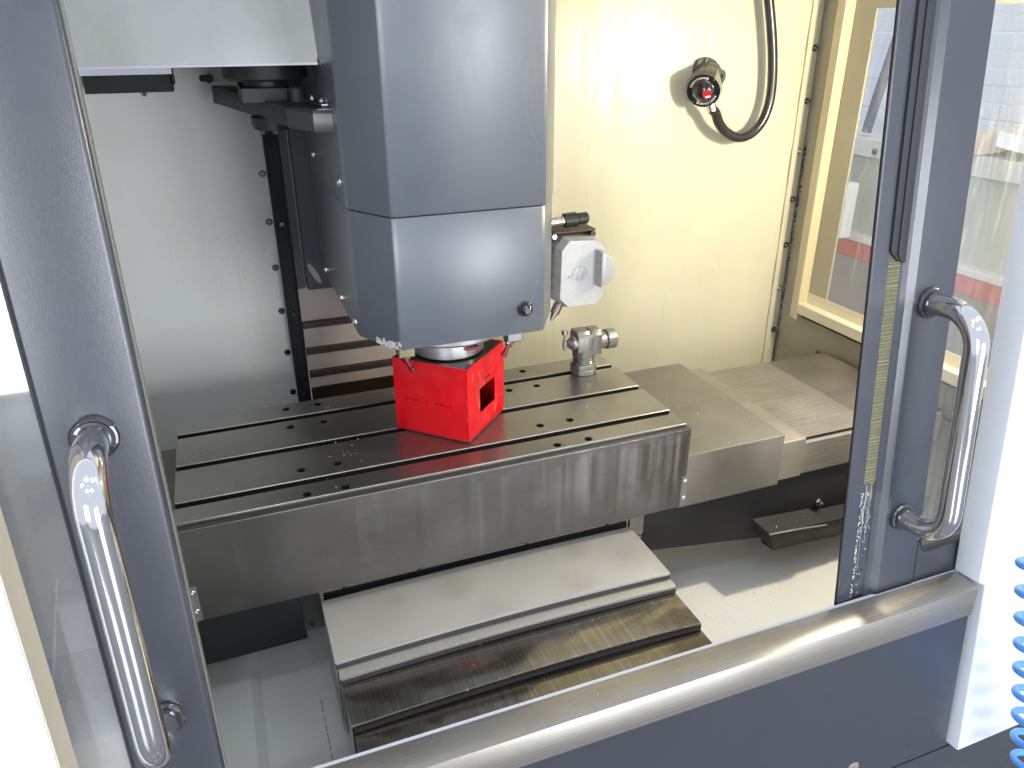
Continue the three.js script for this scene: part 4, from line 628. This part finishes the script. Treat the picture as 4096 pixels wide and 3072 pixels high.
  const R2 = rng(106), ga = canvas(256, 1024, (g, W, H) => { g.fillStyle = 'rgb(10,10,10)'; g.fillRect(0, 0, W, H); for (let i = 0; i < 120; i++) { const x = R2() * W, y = R2() * H, L = (0.1 + 0.4 * R2()) * H, wd = 2 + 16 * R2(); const gr = g.createLinearGradient(0, y, 0, y + L); gr.addColorStop(0, 'rgba(255,255,255,0)'); gr.addColorStop(0.4, `rgba(255,255,255,${0.07 * R2()})`); gr.addColorStop(1, 'rgba(255,255,255,0)'); g.fillStyle = gr; g.fillRect(x, y, wd, L); } });
  mesh('dried_coolant_film', new THREE.PlaneGeometry(0.19, vv(1.09) - vv(-0.14)).translate(0.262, (vv(1.09) + vv(-0.14)) / 2, -0.0208), std([0.7, 0.74, 0.68], { alphaMap: tex(ga, false), transparent: true, roughness: 0.9, side: THREE.DoubleSide }), t);
  mesh('window_seal', tube([[0.17, vv(-0.12), -0.003], [0.172, vv(-0.138), -0.003], [0.182, vv(-0.1475), -0.003], [0.23, vv(-0.1485), -0.003], [0.29, vv(-0.1485), -0.003]], 0.0028, 40, 8), M.rubber, t);
  handle(t, 0.113, 'chrome tube handle of the right door');
}
// =================================================================== front: sill, panels, hose
{
  const t = thing('sill_rail', 'brushed stainless sill rail along the bottom of the door opening', 'sill rail');
  const map = canvas(2048, 256, (g, W, H) => {
    g.fillStyle = '#a6a198'; g.fillRect(0, 0, W, H); const R = rng(111);
    for (let i = 0; i < 1500; i++) { g.fillStyle = `rgba(${R() < 0.5 ? '255,255,255' : '60,56,50'},${0.05 * R()})`; g.fillRect(R() * W, R() * H, 60 + 300 * R(), 1); }
    for (let i = 0; i < 420; i++) { g.strokeStyle = `rgba(${R() < 0.6 ? '240,238,230' : '60,50,40'},${0.25 * R() * R()})`; g.lineWidth = 0.5 + R(); const x = W * Math.pow(R(), 1.4), y = R() * H, a = R() * 6.28, L = 6 + 40 * R() * R(); g.beginPath(); g.moveTo(x, y); g.lineTo(x + L * Math.cos(a), y + L * Math.sin(a)); g.stroke(); }
    for (let i = 0; i < 40; i++) { const x = R() * W, y = R() * H, r = 30 + 90 * R(); const gr = g.createRadialGradient(x, y, 0, x, y, r); gr.addColorStop(0, `rgba(110,100,86,${0.16 * R()})`); gr.addColorStop(1, 'rgba(110,100,86,0)'); g.fillStyle = gr; g.fillRect(x - r, y - r, 2 * r, 2 * r); }
  });
  const m = std(0xffffff, { map: tex(map), metalness: 0.8, roughness: 0.34, roughnessMap: rep(brush(0.7, 1), 1, 2) });
  const g = slabX([[0.527, -0.2], [0.5738, -0.2], [0.5755, -0.2006], [0.5765, -0.2024], [0.5772, -0.2585], [0.575, -0.2585], [0.5742, -0.204], [0.5735, -0.2022], [0.527, -0.2022]], -0.8, 0.818);
  mesh('rail', uvm(g, [1.64, 0.12], [-0.81, -0.26, 0.46]), m, t);
  mesh('end_cap', slabX([[0.528, -0.2022], [0.5735, -0.2022], [0.5755, -0.2585], [0.528, -0.2585]], 0.8165, 0.818), m, t);
}
{
  const t = thing('front_panel', 'grey painted front panel below the stainless sill rail', 'machine panel');
  mesh('panel', uvm(sheet([[-0.8, -0.592, 0.586], [0.8495, -0.592, 0.586], [0.8175, -0.25, 0.572], [-0.8, -0.25, 0.572]], [0, 0, -0.003]), [1.2, 1.2]), doorMat(120), t);
  mesh('base_panel', uvm(sheet([[-0.8, -1.0, 0.59], [1.5, -1.0, 0.59], [1.5, -0.594, 0.5875], [-0.8, -0.594, 0.5875]], [0, 0, -0.003]), [1.2, 1.2]), doorMat(121), t);
  mesh('plug', lathe([[0, 0.003], [0.009, 0.0028], [0.0125, 0.0015], [0.0135, 0], [0, 0]], [0.613, -0.548, 0.5845], [0, 0, 1]), std([0.3, 0.26, 0.22], { roughness: 0.4, metalness: 0.3 }), t);
}
{
  const a = leaning('side_panel', 'white enclosure panel beside the right door, behind the blue hose', 'machine panel', 0.822, 0.012);
  mesh('panel', slab([[0, vv(-0.2)], [0.016, vv(-0.21)], [0.018, vv(-0.26)], [0.026, vv(-0.585)], [0.7, vv(-0.585)], [0.7, vv(1.2)], [0, vv(1.2)]], 0.002, 0.052, { bevel: 0.003 }), M.white, a);
  const b = leaning('side_panel', 'white enclosure panel with cream edge at the far lower left', 'machine panel', -0.5715);
  mesh('panel', slab([[-0.6, vv(-0.7)], [0, vv(-0.7)], [0, vv(1.2)], [-0.6, vv(1.2)]], 0.002, 0.06, { bevel: 0.002 }), M.white, b);
  mesh('edge_trim', box(-0.0015, 0.0012, vv(-0.7), vv(1.2), 0.004, 0.0575, 0), M.cream, b);
}
{
  const pts = [], n = 9, per = 26;
  for (let i = 0; i <= n * per; i++) { const k = i / per, y = -0.04 - 0.0585 * k, x = 0.788 + 0.0165 * k, a = k * 6.2832, r = 0.033; pts.push([x + r * Math.cos(a), y + 0.004 * Math.sin(a) , 0.672 + 0.003 * k + r * Math.sin(a)]); }
  const g = tube(pts, 0.0062, n * per * 2, 14);
  tag(mesh('air_hose', g, M.blue), 'bright blue coiled air hose hanging before the white panel', 'air hose');
}
// =================================================================== neighbouring machine and shop behind the right window
{
  const t = thing('neighbour_machine', 'pale green grey machine with red band seen through the right windows', 'machine');
  const grn = std([0.42, 0.45, 0.42], { roughness: 0.5 }), x = 2.2;
  mesh('beam', box(x, x + 0.5, 0.206, 0.277, -2.2, 0.5, 0.004), std([0.55, 0.58, 0.56], { roughness: 0.45 }), t);
  mesh('cabinet', box(x + 0.04, x + 0.5, -0.13, 0.205, -2.2, 0.5, 0.004), grn, t);
  mesh('red_band', box(x, x + 0.45, -0.212, -0.141, -2.2, 0.5, 0.004), std([0.5, 0.02, 0.035], { roughness: 0.4 }), t);
  mesh('white_strip', box(x - 0.004, x + 0.45, -0.14, -0.112, -2.2, 0.5, 0.004), std([0.7, 0.7, 0.7], { roughness: 0.5 }), t);
  mesh('lower_body', box(x + 0.02, x + 0.5, -1, -0.213, -2.2, 0.5, 0.004), std([0.22, 0.2, 0.2], { roughness: 0.5 }), t);
  mesh('bolt', screwGeo([x, 0.232, -1.195], [-1, 0, 0], 0.014, 0.008), M.steelDark, t);
  const ph = tag(mesh('cutting_head', [box(x - 0.12, x - 0.04, -0.12, 0.11, -1.3, -1.2, 0.01)], std([0.72, 0.72, 0.72], { roughness: 0.5 })), 'white block with a rounded top behind the smeared window', 'machine part'); void ph;
  const gr = new THREE.Shape(); gr.moveTo(-0.06, -0.03); gr.lineTo(0.06, -0.03); gr.lineTo(0.03, 0.1); gr.lineTo(-0.06, 0.12); gr.closePath();
  for (let i = 0; i < 4; i++) for (let j = 0; j < 5; j++) { const p = new THREE.Path(), hx = -0.045 + i * 0.024 + (j % 2) * 0.01, hy = -0.012 + j * 0.024; if (hx < 0.045 - j * 0.005) { p.absellipse(hx, hy, 0.0075, 0.0075, 0, 6.2832, true); gr.holes.push(p); } }
  const gg = new THREE.ExtrudeGeometry(gr, { depth: 0.004, bevelEnabled: false, curveSegments: 8 }); gg.rotateY(-Math.PI / 2); gg.translate(x - 0.05, 0.11, -1.345);
  tag(mesh('perforated_plate', uvm(gg, 1), std([0.72, 0.73, 0.74], { roughness: 0.5 })), 'white plate with rows of holes behind the side window', 'plate');
  const R = rng(130);
  for (let i = 0; i < 4; i++) { const g = new THREE.PlaneGeometry(0.4, 0.36, 10, 8), p = g.attributes.position; for (let k = 0; k < p.count; k++) p.setZ(k, 0.02 * Math.sin(p.getX(k) * 14 + i) + 0.014 * Math.sin(p.getY(k) * 17 + 2 * i)); g.rotateX(-Math.PI / 2); g.rotateY(R()); g.translate(x + 0.22, 0.296 + 0.016 * i, -0.72 + 0.2 * (i - 1.5)); g.computeVertexNormals();
    tag(mesh('paper_sheet', g, std(i === 1 ? [0.62, 0.5, 0.36] : [0.74, 0.74, 0.74], { roughness: 0.8, side: THREE.DoubleSide })), ['lowest crumpled white paper sheet on the neighbouring machine, at the left end of its pile', 'brown sheet of paper among the white ones on the neighbouring machine', 'white paper sheet lying just above the brown one', 'topmost white paper sheet of the pile on the neighbouring machine'][i], 'paper', i === 1 ? undefined : 'white papers'); }
  const sh = thing('roller_shutter', 'white slatted roller shutter far behind the right window', 'shutter');
  const sm = std([0.7, 0.72, 0.76], { roughness: 0.5 }), sg = new RoundedBoxGeometry(0.03, 0.094, 7, 2, 0.006);
  for (let i = 0; i < 42; i++) { const o = mesh('slat', sg, sm, sh); o.position.set(4.2 + 0.004 * (i % 2), -0.95 + 0.0975 * i, -1.2); }
  const st = tag(mesh('strap', tube([[2.35, 1.4, -1.2], [2.33, 1.0, -1.24], [2.3, 0.7, -1.275], [2.28, 0.45, -1.31], [2.27, 0.29, -1.33]], 0.02, 40, 10), std([0.2, 0.21, 0.25], { roughness: 0.7 })), 'grey strap hanging in front of the roller shutter', 'strap'); void st;
}
// =================================================================== metal chips
{
  const R = rng(140), g = new THREE.TetrahedronGeometry(0.0011), spots = [];
  for (let i = 0; i < 70; i++) spots.push([-0.44 + 0.88 * R(), 0.0008, -0.18 + 0.36 * R()]);
  for (let i = 0; i < 26; i++) spots.push([-0.2 + 0.12 * (R() - 0.5), 0.0008, 0.05 + 0.08 * (R() - 0.5)]);
  for (let i = 0; i < 60; i++) spots.push([0.47 + 0.6 * R(), 0, -0.19 + 0.37 * R()]);
  for (let i = 0; i < 150; i++) { const e = R() < 0.5; const zz = e ? [0.324, 0.345, 0.43][Math.floor(3 * R())] : 0.19 + 0.31 * R(); spots.push([-0.25 + 0.6 * R(), 0, zz + 0.002 * R()]); }
  for (let i = 0; i < 20; i++) spots.push([0.67 + 0.14 * R(), -0.284 - 0.01 * R(), 0.195 + 0.02 * R()]);
  for (let i = 0; i < 22; i++) spots.push([-0.17 + 0.2 * R(), -0.1295, -0.37 + 0.16 * R()]);
  for (let i = 0; i < 34; i++) spots.push([-0.4 + 1.1 * R(), -0.1992, 0.53 + 0.04 * R()]);
  const im = new THREE.InstancedMesh(g, std([0.75, 0.74, 0.7], { metalness: 0.4, roughness: 0.3 }), spots.length), Mx = new THREE.Matrix4(), Qn = new THREE.Quaternion();
  const crown = (x) => 0.0065 * (1 - ((x - 0.05) / 0.3) ** 2);
  spots.forEach(([x, y, z], i) => {
    if (y === 0) y = x > 0.44 && z < 0.19 ? (x < 0.6945 ? -0.0685 : x < 0.7555 ? -0.09 : -0.1055) : z < 0.3255 ? -0.219 + crown(x) * 0.8 : z < 0.347 ? -0.234 + crown(x) * 0.9 : z < 0.4325 ? -0.248 + crown(x) * 0.8 : -0.264 + crown(x) * 0.8;
    const s = 0.45 + 1.5 * R() * R() * R(); Qn.setFromEuler(new THREE.Euler(6 * R(), 6 * R(), 6 * R()));
    im.setMatrixAt(i, Mx.compose(V3(x, y + 0.0004, z), Qn, V3(s * (1 + R()), s * 0.7, s)));
  });
  im.name = 'metal_chips'; im.userData = { label: 'tiny bright metal chips scattered over table and covers', category: 'metal chips', kind: 'stuff' }; scene.add(im);
}
// =================================================================== lamps
{
  const t = thing('work_lamp', 'warm work lamp on a short arm at the right wall', 'lamp');
  mesh('lamp_shade', lathe([[0.03, 0], [0.034, 0.0], [0.036, 0.03], [0.02, 0.06], [0, 0.06], [0, 0.056], [0.018, 0.056], [0.032, 0.028]], [LAMP_AT[0] + 0.03, LAMP_AT[1] + 0.03, LAMP_AT[2] + 0.002], [0.65, 0.75, 0.1]), M.greyDark, t);
  mesh('lamp_arm', tube([[LAMP_AT[0] + 0.068, LAMP_AT[1] + 0.074, LAMP_AT[2] + 0.006], [1.05, 0.85, LAMP_AT[2]], [1.164, 0.88, LAMP_AT[2] - 0.01]], 0.008, 20, 10), M.greyDark, t);
  mesh('lamp_bulb', new THREE.SphereGeometry(0.022, 20, 14).translate(...LAMP_AT), std([1, 1, 1], { emissive: new THREE.Color().setRGB(1, 0.8, 0.45), emissiveIntensity: 3 }), t);
  const L = new THREE.PointLight(new THREE.Color().setRGB(1, 0.9, 0.68), LAMP_CD, 0, 2); L.position.set(...LAMP_AT); L.castShadow = true; L.shadow.radius = 1.6; scene.add(L);
  [[-2.3, 0.68, 0.55], [1.75, 0.72, 0.0]].forEach(([x, k, y], i) => {  // added glowing panels, out of view, that put highlights on head and left door
    const p = thing('added_glow_panel', ['left', 'right'][i] + ' unseen glowing panel added behind the camera to light the machine', 'window', [x, y, 4.4]);
    mesh('glow_panel_frame', [box(-0.98, 0.98, 0.9, 0.97, -0.03, 0.03), box(-0.98, 0.98, -0.97, -0.9, -0.03, 0.03), box(-0.98, -0.9, -0.9, 0.9, -0.03, 0.03), box(0.9, 0.98, -0.9, 0.9, -0.03, 0.03), box(-0.02, 0.02, -0.9, 0.9, -0.035, 0.02)], M.greyDark, p);
    mesh('glow_face', box(-0.9, 0.9, -0.9, 0.9, 0, 0.01, 0), std([0.8, 0.8, 0.8], { emissive: new THREE.Color().setRGB(0.93, 0.96, 1.02), emissiveIntensity: GLOW_PANEL_I * k }), p);
    const r = new THREE.RectAreaLight(new THREE.Color().setRGB(0.93, 0.96, 1.02), GLOW_PANEL_I * k, 1.8, 1.8); r.position.set(0, 0, -0.04); p.add(r);
  });
  const spots = [[-0.6, 3.1, 2.1], [1.5, 3.1, 2.1], [-0.6, 3.1, 3.7], [1.5, 3.1, 3.7], [-2.6, 3.1, 2.6], [3.4, 3.1, 1.6]];
  spots.forEach(([x, y, z], i) => {
    const p = thing('ceiling_light', ['second', 'third', 'fourth', 'fifth', 'sixth', 'seventh'][i] + ' white hall light strip hanging overhead, outside the photograph', 'ceiling light', [x, y, z]);
    mesh('housing', box(-0.62, 0.62, 0.012, 0.06, -0.09, 0.09, 0.006), M.white, p);
    mesh('diffuser', box(-0.6, 0.6, 0, 0.011, -0.075, 0.075, 0.003), std([0.8, 0.8, 0.8], { emissive: new THREE.Color().setRGB(0.9, 0.95, 1), emissiveIntensity: PANEL_I }), p);
    const r = new THREE.RectAreaLight(new THREE.Color().setRGB(0.88, 0.94, 1), PANEL_I, 1.2, 0.15); r.position.set(x, y - 0.006, z); r.lookAt(x, 0, z); scene.add(r);
  });
}
renderer.render(scene, camera);
